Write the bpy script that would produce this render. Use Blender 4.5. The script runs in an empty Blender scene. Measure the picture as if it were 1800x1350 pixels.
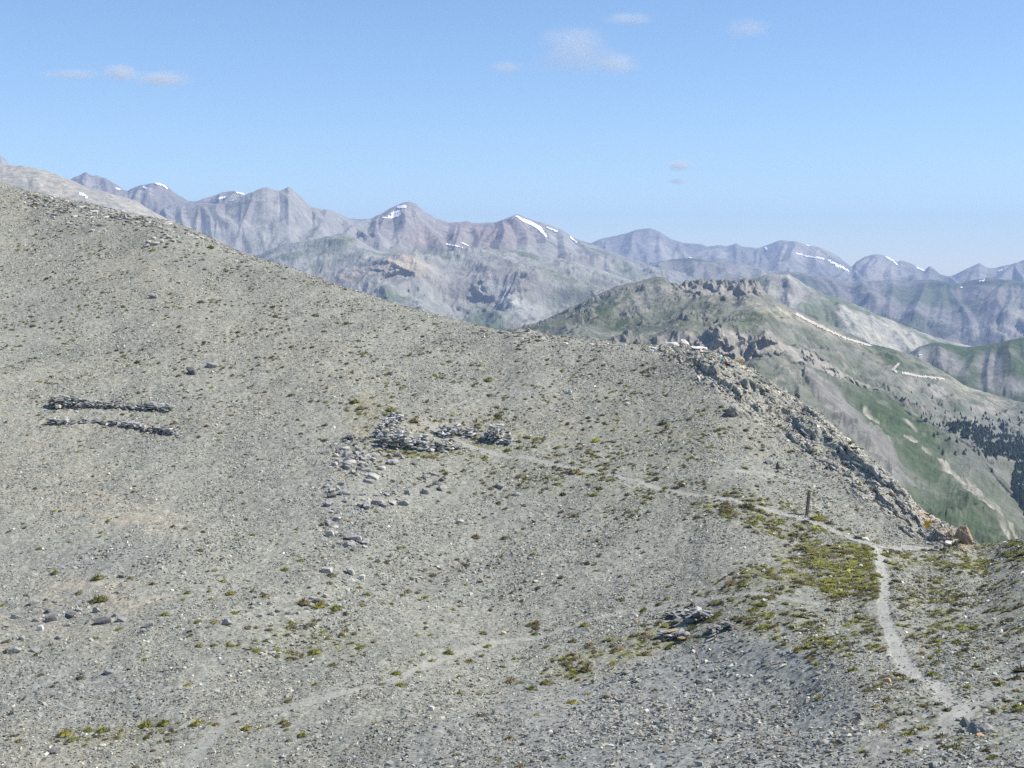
import bpy, bmesh, math, random
import numpy as np
from mathutils import Vector, Matrix

# ------------------------------------------------------------------ camera, sky, sun, exposure
C = bpy.context.scene
FPX = 2473.0                      # focal length in pixels of the 1800 px wide photograph
PITCH = math.atan(205.0 / FPX)
cam_data = bpy.data.cameras.new('camera')
cam = bpy.data.objects.new('camera', cam_data)
C.collection.objects.link(cam)
cam_data.sensor_width = 36.0
cam_data.lens = 36.0 * FPX / 1800.0
cam_data.clip_start = 0.5
cam_data.clip_end = 80000.0
cam.location = (0, 0, 0)
cam.rotation_euler = (math.radians(90) - PITCH, 0, 0)
C.camera = cam

SUN_EL, SUN_AZ = 48.0, 90.0       # azimuth clockwise from the view direction
w = bpy.data.worlds.new('World')
C.world = w
w.use_nodes = True
nt = w.node_tree
bg = nt.nodes['Background']
sky = nt.nodes.new('ShaderNodeTexSky')
sky.sky_type = 'NISHITA'
sky.sun_disc = False
sky.sun_elevation = math.radians(SUN_EL)
sky.sun_rotation = math.radians(SUN_AZ)
sky.altitude = 2600
sky.air_density = 1.15
sky.dust_density = 0.3
sky.ozone_density = 5.0
nt.links.new(sky.outputs[0], bg.inputs[0])
bg.inputs[1].default_value = 0.106
sd = bpy.data.lights.new('sun', 'SUN')
sd.energy = 4.6
sd.angle = math.radians(0.53)
sd.color = (1.0, 0.95, 0.87)
sun = bpy.data.objects.new('sun', sd)
C.collection.objects.link(sun)
el, az = math.radians(SUN_EL), math.radians(SUN_AZ)
sdir = Vector((math.cos(el) * math.sin(az), math.cos(el) * math.cos(az), math.sin(el)))
sun.rotation_euler = sdir.to_track_quat('Z', 'Y').to_euler()
C.view_settings.view_transform = 'Standard'
C.view_settings.look = 'None'
C.view_settings.gamma = 1.0
C.view_settings.use_curve_mapping = False
C.view_settings.exposure = 0.60
C.cycles.max_bounces = 6
C.cycles.diffuse_bounces = 2
C.cycles.volume_bounces = 3
C.cycles.use_denoising = False
C.cycles.transparent_max_bounces = 8

# ------------------------------------------------------------------ helpers
rng = np.random.default_rng(7)
random.seed(7)
CP, SP = math.cos(PITCH), math.sin(PITCH)

def tag(o, label=None, cat=None, group=None, kind=None):
    if label: o['label'] = label
    if cat: o['category'] = cat
    if group: o['group'] = group
    if kind: o['kind'] = kind
    return o

def ae(u, v):
    """photo pixel -> (x/y, z/y) of its ray"""
    u = np.asarray(u, float); v = np.asarray(v, float)
    xc = (u - 900.0) / FPX; yc = (675.0 - v) / FPX
    dy = CP + yc * SP
    return xc / dy, (-SP + yc * CP) / dy

def uv(x, y, z):
    """world point -> photo pixel"""
    f = y * CP - z * SP
    return 900.0 + FPX * x / f, 675.0 - FPX * (y * SP + z * CP) / f

def _hash(ix, iy, seed):
    h = (ix.astype(np.int64) * 374761393 + iy.astype(np.int64) * 668265263 + seed * 1442695041) & 0xFFFFFFFF
    h = ((h ^ (h >> 13)) * 1274126177) & 0xFFFFFFFF
    return ((h ^ (h >> 16)) & 0xFFFF) / 65536.0

def pn(x, y, seed=0):
    ix = np.floor(x); iy = np.floor(y)
    fx = x - ix; fy = y - iy
    ux = fx * fx * fx * (fx * (fx * 6 - 15) + 10); uy = fy * fy * fy * (fy * (fy * 6 - 15) + 10)
    def g(dx, dy):
        t = _hash(ix + dx, iy + dy, seed) * 2 * math.pi
        return np.cos(t) * (fx - dx) + np.sin(t) * (fy - dy)
    a = g(0, 0); b = g(1, 0); c = g(0, 1); d = g(1, 1)
    return (a + (b - a) * ux) * (1 - uy) + (c + (d - c) * ux) * uy

def fbm(x, y, octv=5, seed=0, gain=0.5):
    s = 0; a = 1.0
    for i in range(octv):
        s = s + a * pn(x, y, seed + i * 17); x = x * 2.03 + 5.1; y = y * 2.03 - 3.7; a *= gain
    return s

def ridged(x, y, octv=5, seed=0, gain=0.5):
    s = 0; a = 1.0; wgt = 1.0
    for i in range(octv):
        n = 1 - np.abs(pn(x, y, seed + i * 13)) * 1.7
        n = np.clip(n, 0, 1) ** 2 * wgt
        s = s + a * n; wgt = np.clip(n * 1.6, 0.25, 1)
        x = x * 2.07 + 7.7; y = y * 2.07 + 1.3; a *= gain
    return s

def sstep(a, b, x):
    t = np.clip((x - a) / (b - a), 0, 1)
    return t * t * (3 - 2 * t)

def smooth1(arr, n):
    if n < 2: return arr
    k = np.hanning(n + 2)[1:-1]; k /= k.sum()
    p = np.pad(arr, (n // 2, n - 1 - n // 2), mode='edge')
    return np.convolve(p, k, 'valid')

class Layer:
    """a sheet of terrain: rows run from near to far, columns across"""
    def __init__(self, polys, u0, u1, du, nsub, smooth=None):
        us = np.arange(u0, u1 + du, du)
        A, _ = ae(us, np.full_like(us, 675.0))
        K = len(polys)
        D = np.zeros((K, len(us))); Z = np.zeros_like(D)
        for k, p in enumerate(polys):
            p = np.array(p, float)
            if p.shape[1] == 3:
                a, e = ae(p[:, 0], p[:, 1]); d = p[:, 2]
                Z[k] = np.interp(A, a, e); D[k] = np.interp(A, a, d)
            sm = 1 if smooth is None else smooth[k]
            Z[k] = smooth1(Z[k], sm); D[k] = smooth1(D[k], max(sm, 31))
            Z[k] *= D[k]
        self.us, self.A = us, A
        rows_D, rows_Z, rows_t = [], [], []
        def slopes(Y):
            s = Y[1:] - Y[:-1]
            m = np.zeros_like(Y)
            same = s[1:] * s[:-1] > 0
            m[1:-1] = np.where(same, 2 * s[1:] * s[:-1] / np.where(same, s[1:] + s[:-1], 1), 0)
            m[0] = s[0]; m[-1] = s[-1]
            return m
        mD, mZ = slopes(D), slopes(Z)
        for k in range(K - 1):
            n = nsub[k]
            for j in range(n + (k == K - 2)):
                t = j / n
                h0 = 2 * t**3 - 3 * t**2 + 1; h1 = t**3 - 2 * t**2 + t; h2 = -2 * t**3 + 3 * t**2; h3 = t**3 - t**2
                rows_D.append(h0 * D[k] + h1 * mD[k] + h2 * D[k + 1] + h3 * mD[k + 1])
                rows_Z.append(h0 * Z[k] + h1 * mZ[k] + h2 * Z[k + 1] + h3 * mZ[k + 1])
                rows_t.append(k + t)
        self.D = np.array(rows_D); self.Z = np.array(rows_Z); self.t = np.array(rows_t)[:, None] + 0 * self.D
        self.X = self.A[None, :] * self.D
    def px(self):
        return uv(self.X, self.D, self.Z)
    def at(self, u, v, far=False):
        """the ground point seen at a pixel (on the displaced sheet)"""
        a, e = ae(u, v)
        c = float(np.interp(a, self.A, np.arange(len(self.A)))); c0 = min(int(c), len(self.A) - 2); f = c - c0
        d = self.D[:, c0] * (1 - f) + self.D[:, c0 + 1] * f
        z = self.Z[:, c0] * (1 - f) + self.Z[:, c0 + 1] * f
        E = z / d
        ok = np.where((E[:-1] < e) & (E[1:] >= e))[0]
        ok = ok[self.t[ok, 0] > 1.0] if len(ok) else ok
        if len(ok) == 0:
            i = int(np.argmax(np.where(self.t[:, 0] <= self.sky + 0.3, E, -9))); r = 0.0
            i = min(i, len(d) - 2)
        else:
            i = ok[0]; r = (e - E[i]) / (E[i + 1] - E[i])
        dd = d[i] + r * (d[i + 1] - d[i]); zz = z[i] + r * (z[i + 1] - z[i])
        return Vector((float(a) * dd, dd, zz))
    def height(self, x, y):
        a = x / y
        c = float(np.interp(a, self.A, np.arange(len(self.A)))); c0 = min(int(c), len(self.A) - 2); f = c - c0
        d = self.D[:, c0] * (1 - f) + self.D[:, c0 + 1] * f
        z = self.Z[:, c0] * (1 - f) + self.Z[:, c0 + 1] * f
        return float(np.interp(y, d, z))
    def normal(self, x, y, s=0.5):
        h = self.height
        return Vector((-(h(x + s, y) - h(x - s, y)) / (2 * s), -(h(x, y + s) - h(x, y - s)) / (2 * s), 1)).normalized()
    def faces(self, mask=None):
        R, Cn = self.D.shape
        i = np.arange(R * Cn).reshape(R, Cn)
        q = np.stack([i[:-1, :-1], i[:-1, 1:], i[1:, 1:], i[1:, :-1]], -1)
        if mask is not None: q = q[mask]
        return q.reshape(-1, 4)
    def verts(self, lift=0.0):
        return np.stack([self.X, self.D, self.Z + lift], -1).reshape(-1, 3)

def make_mesh(name, V, F, mat, col=None, smooth=False, parent=None):
    """V (n,3), F (m,3|4) arrays -> one linked mesh object"""
    me = bpy.data.meshes.new(name)
    V = np.ascontiguousarray(V, np.float32); F = np.ascontiguousarray(F, np.int32)
    k = F.shape[1]
    me.vertices.add(len(V)); me.vertices.foreach_set('co', V.ravel())
    me.loops.add(F.size); me.loops.foreach_set('vertex_index', F.ravel())
    me.polygons.add(len(F)); me.polygons.foreach_set('loop_start', np.arange(0, F.size, k, dtype=np.int32))
    me.polygons.foreach_set('use_smooth', np.full(len(F), smooth))
    if col is not None:
        at = me.color_attributes.new('Col', 'FLOAT_COLOR', 'POINT')
        c4 = np.ones((len(V), 4), np.float32); c4[:, :3] = col
        at.data.foreach_set('color', c4.ravel())
    me.update(calc_edges=True)
    o = bpy.data.objects.new(name, me)
    C.collection.objects.link(o)
    if mat: me.materials.append(mat)
    if parent: o.parent = parent
    return o

def submesh(layer, mask, lift):
    F = layer.faces(mask)
    if len(F) == 0: return None, None
    used, inv = np.unique(F, return_inverse=True)
    return layer.verts(lift)[used], inv.reshape(F.shape)

def col_mat(name, scale=1.0, var=0.25, bump=0.0, bump_scale=1.0, rough=0.95, detail=6, fine=None):
    m = bpy.data.materials.new(name); m.use_nodes = True
    n = m.node_tree.nodes; L = m.node_tree.links
    b = n['Principled BSDF']; b.inputs['Roughness'].default_value = rough
    b.inputs['Specular IOR Level'].default_value = 0.15
    at = n.new('ShaderNodeAttribute'); at.attribute_name = 'Col'
    tc = n.new('ShaderNodeTexCoord')
    no = n.new('ShaderNodeTexNoise'); no.inputs['Scale'].default_value = scale; no.inputs['Detail'].default_value = detail
    no.inputs['Roughness'].default_value = 0.65
    L.new(tc.outputs['Object'], no.inputs['Vector'])
    mr = n.new('ShaderNodeMapRange'); mr.inputs[1].default_value = 0.3; mr.inputs[2].default_value = 0.7
    mr.inputs[3].default_value = 1 - var; mr.inputs[4].default_value = 1 + var
    L.new(no.outputs[0], mr.inputs[0])
    last = mr.outputs[0]
    if fine:
        vo = n.new('ShaderNodeTexVoronoi'); vo.inputs['Scale'].default_value = fine[0]
        L.new(tc.outputs['Object'], vo.inputs['Vector'])
        sx = n.new('ShaderNodeSeparateColor'); L.new(vo.outputs['Color'], sx.inputs[0])
        m2 = n.new('ShaderNodeMapRange'); m2.inputs[3].default_value = 1 - fine[1]; m2.inputs[4].default_value = 1 + fine[1]
        L.new(sx.outputs[0], m2.inputs[0])
        mm = n.new('ShaderNodeMath'); mm.operation = 'MULTIPLY'
        L.new(last, mm.inputs[0]); L.new(m2.outputs[0], mm.inputs[1]); last = mm.outputs[0]
    mx = n.new('ShaderNodeVectorMath'); mx.operation = 'SCALE'
    L.new(at.outputs['Color'], mx.inputs[0]); L.new(last, mx.inputs['Scale'])
    L.new(mx.outputs[0], b.inputs['Base Color'])
    if bump > 0:
        n2 = n.new('ShaderNodeTexNoise'); n2.inputs['Scale'].default_value = bump_scale; n2.inputs['Detail'].default_value = 8
        n2.inputs['Roughness'].default_value = 0.7
        L.new(tc.outputs['Object'], n2.inputs['Vector'])
        bp = n.new('ShaderNodeBump'); bp.inputs['Strength'].default_value = 1.0; bp.inputs['Distance'].default_value = bump
        L.new(n2.outputs[0], bp.inputs['Height']); L.new(bp.outputs[0], b.inputs['Normal'])
    return m

def flat_mat(name, col, scale=3.0, var=0.2, rough=0.8, bump=0.0):
    m = bpy.data.materials.new(name); m.use_nodes = True
    n = m.node_tree.nodes; L = m.node_tree.links
    b = n['Principled BSDF']; b.inputs['Roughness'].default_value = rough
    b.inputs['Specular IOR Level'].default_value = 0.2
    tc = n.new('ShaderNodeTexCoord')
    no = n.new('ShaderNodeTexNoise'); no.inputs['Scale'].default_value = scale; no.inputs['Detail'].default_value = 5
    L.new(tc.outputs['Object'], no.inputs['Vector'])
    r = n.new('ShaderNodeValToRGB')
    r.color_ramp.elements[0].position = 0.3; r.color_ramp.elements[1].position = 0.7
    r.color_ramp.elements[0].color = (*[c * (1 - var) for c in col], 1)
    r.color_ramp.elements[1].color = (*[min(c * (1 + var), 0.9) for c in col], 1)
    L.new(no.outputs[0], r.inputs[0]); L.new(r.outputs[0], b.inputs['Base Color'])
    if bump:
        bp = n.new('ShaderNodeBump'); bp.inputs['Distance'].default_value = bump
        L.new(no.outputs[0], bp.inputs['Height']); L.new(bp.outputs[0], b.inputs['Normal'])
    return m

def blob(U, V, cu, cv, ru, rv, ang=0.0, soft=0.5):
    c, s = math.cos(math.radians(ang)), math.sin(math.radians(ang))
    du, dv = U - cu, V - cv
    q = np.hypot((du * c + dv * s) / ru, (-du * s + dv * c) / rv)
    return 1 - sstep(1 - soft, 1 + soft, q)

def seg_dist(X, Y, pts):
    """distance to a polyline of (x, y, width), divided by the local width"""
    best = np.full(X.shape, 1e9)
    for (x0, y0, w0), (x1, y1, w1) in zip(pts[:-1], pts[1:]):
        dx, dy = x1 - x0, y1 - y0
        t = np.clip(((X - x0) * dx + (Y - y0) * dy) / (dx * dx + dy * dy + 1e-9), 0, 1)
        best = np.minimum(best, np.hypot(X - x0 - t * dx, Y - y0 - t * dy) / (w0 + t * (w1 - w0)))
    return best

def inpoly(U, V, poly):
    r = np.zeros(U.shape, bool); n = len(poly); j = n - 1
    for i in range(n):
        xi, yi = poly[i]; xj, yj = poly[j]
        cnd = ((yi > V) != (yj > V)) & (U < (xj - xi) * (V - yi) / (yj - yi + 1e-9) + xi)
        r ^= cnd; j = i
    return r

def mixc(col, c, m):
    return col * (1 - m[..., None]) + np.array(c) * m[..., None]

def slope_of(L):
    """steepness (|gradient|) of the sheet, from its own shape"""
    P = np.stack([L.X, L.D, L.Z], -1)
    du = np.gradient(P, axis=1); dr = np.gradient(P, axis=0)
    n = np.cross(du, dr); n /= np.linalg.norm(n, axis=-1, keepdims=True) + 1e-9
    return n

# ------------------------------------------------------------------ the near hillside
KU = [-400, 0, 300, 600, 900, 1200, 1400, 1500, 1600, 1700, 1800, 2200]
SKYV = [(-400, 230), (-200, 262), (0, 320), (50, 337), (100, 347), (160, 357), (200, 368), (260, 380), (300, 390), (340, 404),
        (380, 424), (420, 442), (460, 455), (500, 468), (560, 489), (600, 505), (660, 522), (700, 535), (760, 551), (800, 562),
        (850, 574), (880, 582), (900, 579), (930, 579), (965, 590), (1000, 594), (1060, 600), (1120, 607), (1160, 609),
        (1200, 607), (1230, 612), (1260, 620), (1280, 628), (1300, 637), (1330, 655), (1360, 673), (1400, 700), (1440, 727),
        (1470, 755), (1500, 781), (1540, 814), (1580, 852), (1600, 878), (1630, 908), (1660, 920), (1690, 936), (1700, 944),
        (1718, 959), (1740, 960), (1800, 950), (1900, 944), (2200, 930), (2400, 925)]
skv = lambda u: float(np.interp(u, [p[0] for p in SKYV], [p[1] for p in SKYV]))
DT = {1.0: [80, 70, 68, 65, 58, 50, 46, 44, 42, 40.5, 39, 37],
      .75: [96, 92, 88, 86, 86, 80, 70, 62, 58, 54.5, 53, 50],
      .5: [130, 122, 117, 108, 107, 100, 91, 84, 75, 68, 66, 63],
      .25: [178, 165, 155, 138, 132, 124, 115, 108, 97, 87, 80, 77],
      .1: [216, 200, 182, 162, 150, 141, 129, 118, 108, 98, 93, 90],
      0.: [246, 228, 210, 185, 166, 155, 140, 126, 113, 105, 100, 96]}
def dline(s, u): return float(np.interp(u, KU, DT[s]))
UU = list(range(-450, 2401, 10))
def vline(s): return [(u, skv(u) + (1350 - skv(u)) * s, dline(s, u)) for u in UU]
def below(off_e, mult, add=0.0):
    """line behind or in front, lower than the neighbouring line"""
    return [(u, skv(u) + off_e(u), dline(0., u) * mult + add) for u in UU]
near = [(u, 2900, 2.2) for u in UU]
near2 = [(u, 1560, 0.42 * dline(1.0, u)) for u in UU]
near_polys = [near, near2, vline(1.0), vline(.75), vline(.5), vline(.25), vline(.1), vline(0.),
              below(lambda u: 60, 1, 25), below(lambda u: 420, 1, 130), below(lambda u: 900, 1, 450)]
G = Layer(near_polys, -420, 2340, 1.5, [14, 26, 120, 130, 130, 90, 66, 40, 20, 16], smooth=[61, 61, 61, 91, 91, 91, 61, 5, 61, 91, 91])
G.sky = 7.0
U0, V0 = G.px()
X, Y = G.X, G.D
vis = (G.t > 1.5) & (G.t < 8)
# the rocky spur on the right
SPUR = [(1150, 596), (1240, 606), (1300, 620), (1400, 690), (1480, 755), (1560, 830), (1640, 900), (1725, 962), (1665, 964), (1612, 945),
        (1556, 903), (1490, 859), (1423, 799), (1348, 748), (1288, 716), (1233, 674), (1195, 641), (1130, 615)]
wu = 14 * fbm(X / 6, Y / 6, 3, 5); wv = 14 * fbm(X / 6, Y / 6, 3, 6)
spur = np.zeros_like(X)
for k in range(5):
    spur += inpoly(U0 + wu + 6 * (k - 2), V0 + wv + 5 * ((k * 2) % 5 - 2), SPUR) / 5.0
spur *= (G.t < 8.4)
# paths, as lines on the ground
def world_line(pts):
    out = []
    for u, v, wd in pts:
        p = G.at(u, v); out.append((p.x, p.y, wd))
    return out
PATHS = {
 'main': [(1700, 1262, .45), (1640, 1205, .45), (1600, 1182, .45), (1580, 1150, .42), (1562, 1100, .36), (1553, 1060, .36), (1556, 1030, .34), (1549, 1000, .36), (1546, 975, .4), (1535, 962, .5)],
 'upper': [(1700, 966, .4), (1620, 962, .5), (1535, 961, .6), (1480, 942, .5), (1420, 915, .45), (1330, 893, .4), (1200, 866, .34), (1120, 848, .40), (1060, 832, .40), (1000, 822, .42), (900, 800, .45), (830, 784, .45), (790, 768, .45), (750, 750, .6)],
 'lower': [(1440, 1058, .35), (1380, 1050, .35), (1310, 1046, .35), (1220, 1056, .35), (1100, 1075, .38), (980, 1112, .4), (880, 1130, .45), (780, 1155, .5), (680, 1200, .55), (560, 1235, .5), (470, 1258, .45), (400, 1270, .5), (370, 1300, .5), (330, 1350, .6), (300, 1380, .6)],
 'corner': [(1640, 1290, .7), (1700, 1240, .6), (1760, 1215, .5)],
 'faint': [(1440, 850, .3), (1360, 832, .3), (1290, 830, .3), (1200, 838, .25)],
}
path_d = {k: seg_dist(X, Y, world_line(p)) for k, p in PATHS.items()}
pmask = np.zeros_like(X)
edge = 0.55 * fbm(X / 0.7, Y / 0.7, 4, 31)
for k, q in path_d.items():
    s = {'main': 1, 'upper': 1., 'lower': .8, 'corner': .9, 'faint': .7}[k]
    pmask = np.maximum(pmask, s * (1 - sstep(0.55, 1.45, q + edge)))
# relief
amp = sstep(1.6, 2.4, G.t) * (1 - 0.75 * sstep(6.6, 7.0, G.t) * (1 - sstep(7.5, 8, G.t)))
damp = 1 - .8 * sstep(1600, 1720, U0)
nz = damp * 0.55 * fbm(X / 17, Y / 17, 3, 1) + 0.16 * fbm(X / 3.2, Y / 3.2, 3, 2)
nz2 = 0.075 * fbm(X / 0.55, Y / 0.55, 3, 3)
_a, _b = G.at(1230, 640), G.at(1640, 930)
_r = np.array([_b.x - _a.x, _b.y - _a.y]); _r /= np.linalg.norm(_r)
sp_s = X * _r[0] + Y * _r[1]
sp_p = -X * _r[1] + Y * _r[0]
if sp_p[np.unravel_index(np.argmax(spur), spur.shape)] > 1e9: sp_p = -sp_p
def beds(L, seed):
    q = (sp_p + .9 * L * fbm(sp_s / (L * 4), sp_p / (L * 1.5), 4, seed)) / L
    fr = q - np.floor(q)
    k = sstep(-.25, .3, fbm(sp_s / (L * 2.6) + 7.3 * np.floor(q), np.floor(q) * 3.7, 3, seed + 5))
    return (1 - fr) * k * sstep(0, .10, fr), k
bed1, k1 = beds(2.3, 51); bed2, k2 = beds(.85, 57)
strata = ridged((X * 0.75 + Y * 0.66) / 2.2 + 0.5 * fbm(X / 5, Y / 5, 3, 8), (X * 0.66 - Y * 0.75) / 9.0, 4, 9)
G.Z = G.Z + amp * nz + nz2 * (1 - 0.7 * pmask) + spur * (0.68 * bed1 + .28 * bed2 - .25 + 0.13 * fbm(X / .9, Y / .9, 4, 12)) * (0.5 + 0.5 * amp)
G.Z -= 0.05 * pmask
U1, V1 = G.px()
# ground colours
n1 = fbm(X / 9, Y / 9, 4, 21); n2 = fbm(X / 2.2, Y / 2.2, 4, 22); n3 = fbm(X / 30, Y / 30, 3, 23)
gcol = np.zeros(X.shape + (3,)) + np.array([0.260, 0.261, 0.220])
gcol = mixc(gcol, [0.226, 0.228, 0.198], sstep(-0.1, 0.45, n1))
gcol = mixc(gcol, [0.29, 0.275, 0.22], 0.7 * sstep(0.15, 0.6, n3 + 0.5 * n2))
soil = np.maximum.reduce([blob(U1, V1, 175, 1045, 110, 34, 4), blob(U1, V1, 215, 905, 130, 26, 8), blob(U1, V1, 110, 850, 170, 60, 10) * .6,
                          blob(U1, V1, 560, 830, 60, 40) * .5, blob(U1, V1, 760, 750, 50, 22, 15), blob(U1, V1, 520, 620, 160, 45, 20) * .5,
                          blob(U1, V1, 640, 730, 30, 50) * .6, blob(U1, V1, 110, 1110, 130, 30) * .5, blob(U1, V1, 330, 560, 140, 60, 30) * .4, blob(U1, V1, 1090, 1150, 120, 30, -18)*.6])
soil = soil * sstep(-0.5, 0.3, n2)
gcol = mixc(gcol, [0.34, 0.305, 0.235], 0.7 * soil)
coarse = np.maximum.reduce([inpoly(U1 + 25 * n2, V1 + 20 * n1, [(900, 1360), (1000, 1215), (1180, 1140), (1330, 1105), (1440, 1180), (1520, 1250), (1500, 1360)]) * 1.0,
                            inpoly(U1 + 30 * n2, V1 + 25 * n1, [(640, 1360), (780, 1260), (960, 1200), (1050, 1215), (900, 1360)]) * .6,
                            blob(U1, V1, 190, 1230, 170, 60, 0) * .55, blob(U1, V1, 200, 985, 110, 30, 0) * .6,
                            blob(U1, V1, 1690, 1290, 150, 80, -20) * .7, blob(U1, V1, 1750, 1160, 90, 90, 0) * .5, blob(U1, V1, 560, 870, 80, 60) * .3])
gcol = mixc(gcol, [0.238, 0.246, 0.228], 0.85 * coarse)
turf = np.maximum.reduce([blob(U1, V1, 1470, 1005, 90, 50, 10), blob(U1, V1, 1500, 968, 60, 14, 5), blob(U1, V1, 1400, 1015, 150, 38, -10) * .8, blob(U1, V1, 1350, 1085, 60, 26, -20),
                          blob(U1, V1, 1330, 900, 150, 30, 15) * .55, blob(U1, V1, 1400, 930, 90, 24, 15) * .7, blob(U1, V1, 1640, 985, 140, 24) * .75, blob(U1, V1, 1760, 970, 90, 20) * .8,
                          blob(U1, V1, 1640, 1060, 60, 80) * .55, blob(U1, V1, 1720, 1090, 110, 90) * .4, blob(U1, V1, 1460, 1110, 110, 40) * .55, blob(U1, V1, 1070, 1150, 110, 28, -20) * .7,
                          blob(U1, V1, 1200, 1110, 90, 30, -15) * .6, blob(U1, V1, 650, 730, 40, 36) * .5, blob(U1, V1, 740, 798, 80, 9) * .9, blob(U1, V1, 860, 782, 40, 9) * .9, blob(U1, V1, 1560, 1200, 50, 22)*.5,
                          blob(U1, V1, 1700, 1250, 130, 60) * .4, blob(U1, V1, 200, 1290, 160, 16, -2) * .5, blob(U1, V1, 540, 1130, 130, 30) * .35, blob(U1, V1, 1000, 820, 250, 60, 15) * .25, blob(U1, V1, 1150, 760, 120, 60, 15) * .2])
mat = np.maximum(blob(U1 + 40 * n2, V1 + 22 * n1, 1470, 1000, 78, 34, 10, .9), blob(U1 + 20 * n2, V1, 1500, 970, 52, 12, 5, .8))
turf = np.where(mat > .3, turf, turf * .75)
turf = turf * sstep(-0.45 - .25 * mat, 0.25 - .15 * mat, n2 + 0.5 * fbm(X / .7, Y / .7, 3, 25)) * (1 - pmask)
gcol = mixc(gcol, [0.158, 0.160, 0.045], 0.85 * turf)
sp_n = fbm(X / 2.5, Y / 2.5, 4, 26)
gcol = mixc(gcol, [0.36, 0.34, 0.28], 0.8 * spur * sstep(-0.3, 0.4, sp_n))
gcol = mixc(gcol, [0.22, 0.215, 0.20], 0.6 * spur * k1 * sstep(0., 0.4, fbm(X / 1.5, Y / 1.5, 3, 27)))
orange = np.maximum(blob(U1, V1, 1690, 940, 34, 26), blob(U1, V1, 1650, 915, 40, 16, 30) * .5) * spur
gcol = mixc(gcol, [0.42, 0.27, 0.15], 0.7 * orange)
M_GROUND = col_mat('scree_ground', scale=1.6, var=0.22, bump=0.05, bump_scale=5.0, fine=(7.0, 0.30))
ground = make_mesh('ground', G.verts(), G.faces(), M_GROUND, gcol.reshape(-1, 3), smooth=True)
tag(ground, 'grey scree covered mountain hillside filling the lower half of the view', 'ground', kind='structure')
M_PATH = col_mat('trodden_gravel', scale=3.0, var=0.15, bump=0.02, bump_scale=9.0, fine=(14.0, 0.2))
taken = np.zeros((G.D.shape[0] - 1, G.D.shape[1] - 1), bool)
PLAB = {'main': 'pale trodden footpath dropping from the saddle towards the lower corner', 'upper': 'narrow pale footpath crossing the hillside from the ruined stone hut to the signpost',
        'lower': 'faint footpath curving along the bottom of the bowl', 'corner': 'short pale branch of path beside the big boulder', 'faint': 'thin faint track above the wooden post'}
for k, q in path_d.items():
    cm = (q + .9 * edge) < 1.05
    fm = cm[:-1, :-1] & cm[1:, 1:] & (G.t[:-1, :-1] > 1.5) & (G.t[:-1, :-1] < 7.2)
    fm &= ~taken; taken |= fm
    Vp, Fp = submesh(G, fm, 0.006)
    if Vp is None: continue
    pc = {'main': (.335, .333, .295), 'upper': (.312, .308, .268), 'lower': (.298, .296, .258), 'corner': (.29, .29, .255), 'faint': (.30, .29, .26)}[k]
    po = make_mesh('path', Vp, Fp, M_PATH, np.tile(np.array(pc), (len(Vp), 1)), smooth=True)
    tag(po, PLAB[k], 'path', kind='structure')

# ------------------------------------------------------------------ far terrain
def terrain(name, label, polys, u0, u1, du, nsub, sky, disp, colf, mat, smooth=None):
    L = Layer(polys, u0, u1, du, nsub, smooth)
    L.sky = sky
    disp(L)
    L.Z = np.maximum(L.Z, -1235 + 3 * fbm(L.X / 90, L.D / 90, 2, 999))
    col = colf(L)
    lx = abs(L.D).mean() / 100.
    col = col * np.array([.93, .955, .92]) * (1 + .22 * fbm((L.X + .2 * L.D) / (lx * .45), L.D / (lx * 1.1), 5, 888, .6) + .11 * fbm(L.X / (lx * .12), L.D / (lx * .3), 3, 889))[..., None]
    col = np.clip(col, .02, .8)
    o = make_mesh(name, L.verts(), L.faces(), mat, col.reshape(-1, 3), smooth=True)
    tag(o, label, 'mountains', kind='structure')
    L.obj = o
    return L

def back(line, dv, dd):
    return [(u, v + dv, d + dd) for u, v, d in line]
def lin(pts, d):
    return [(p[0], p[1], p[2] if len(p) > 2 else d) for p in pts]

ROCK = np.array([.27, .255, .25]); SCREE = np.array([.33, .32, .305]); GREEN = np.array([.085, .115, .05]); PALE = np.array([.44, .40, .34])

def mount_disp(Lx, Lz, A, seed, rough=0.05, crest=0.25, skew=0.0):
    def f(L):
        X, Y = L.X, L.D
        fade = np.clip(L.sky - L.t, 0, 1) ** 0.7
        fade = np.where(L.t > L.sky, np.clip(L.t - L.sky, 0, 1), fade)
        fade = crest + (1 - crest) * fade
        q = X + skew * Y
        wx = Lx * 0.35 * fbm(X / (Lx * 1.3), Y / (Lx * 1.3), 4, seed)
        r = ridged((q + wx) / Lx, Y / Lz + 0.3 * fbm(X / Lx, Y / Lx, 2, seed + 3), 6, seed + 5, 0.48)
        r2 = ridged((q + 1.5 * wx) / (Lx * .27), Y / (Lz * .4), 4, seed + 55, 0.5)
        L.rn = r
        r3 = ridged((q + 2.2 * wx) / (Lx * .085), Y / (Lz * .16) + .5 * fbm(X / (Lx * .2), Y / (Lx * .2), 2, seed + 71), 4, seed + 77, .55)
        L.r3 = r3
        L.Z = L.Z + A * fade * (r - 0.95) + A * 0.22 * fade * (r2 - .9) + A * .07 * (.15 + .85 * fade) * (r3 - .9) + A * rough * .9 * fbm(X / (Lx * .05), Y / (Lx * .05), 4, seed + 9, .6)
    return f

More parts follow.
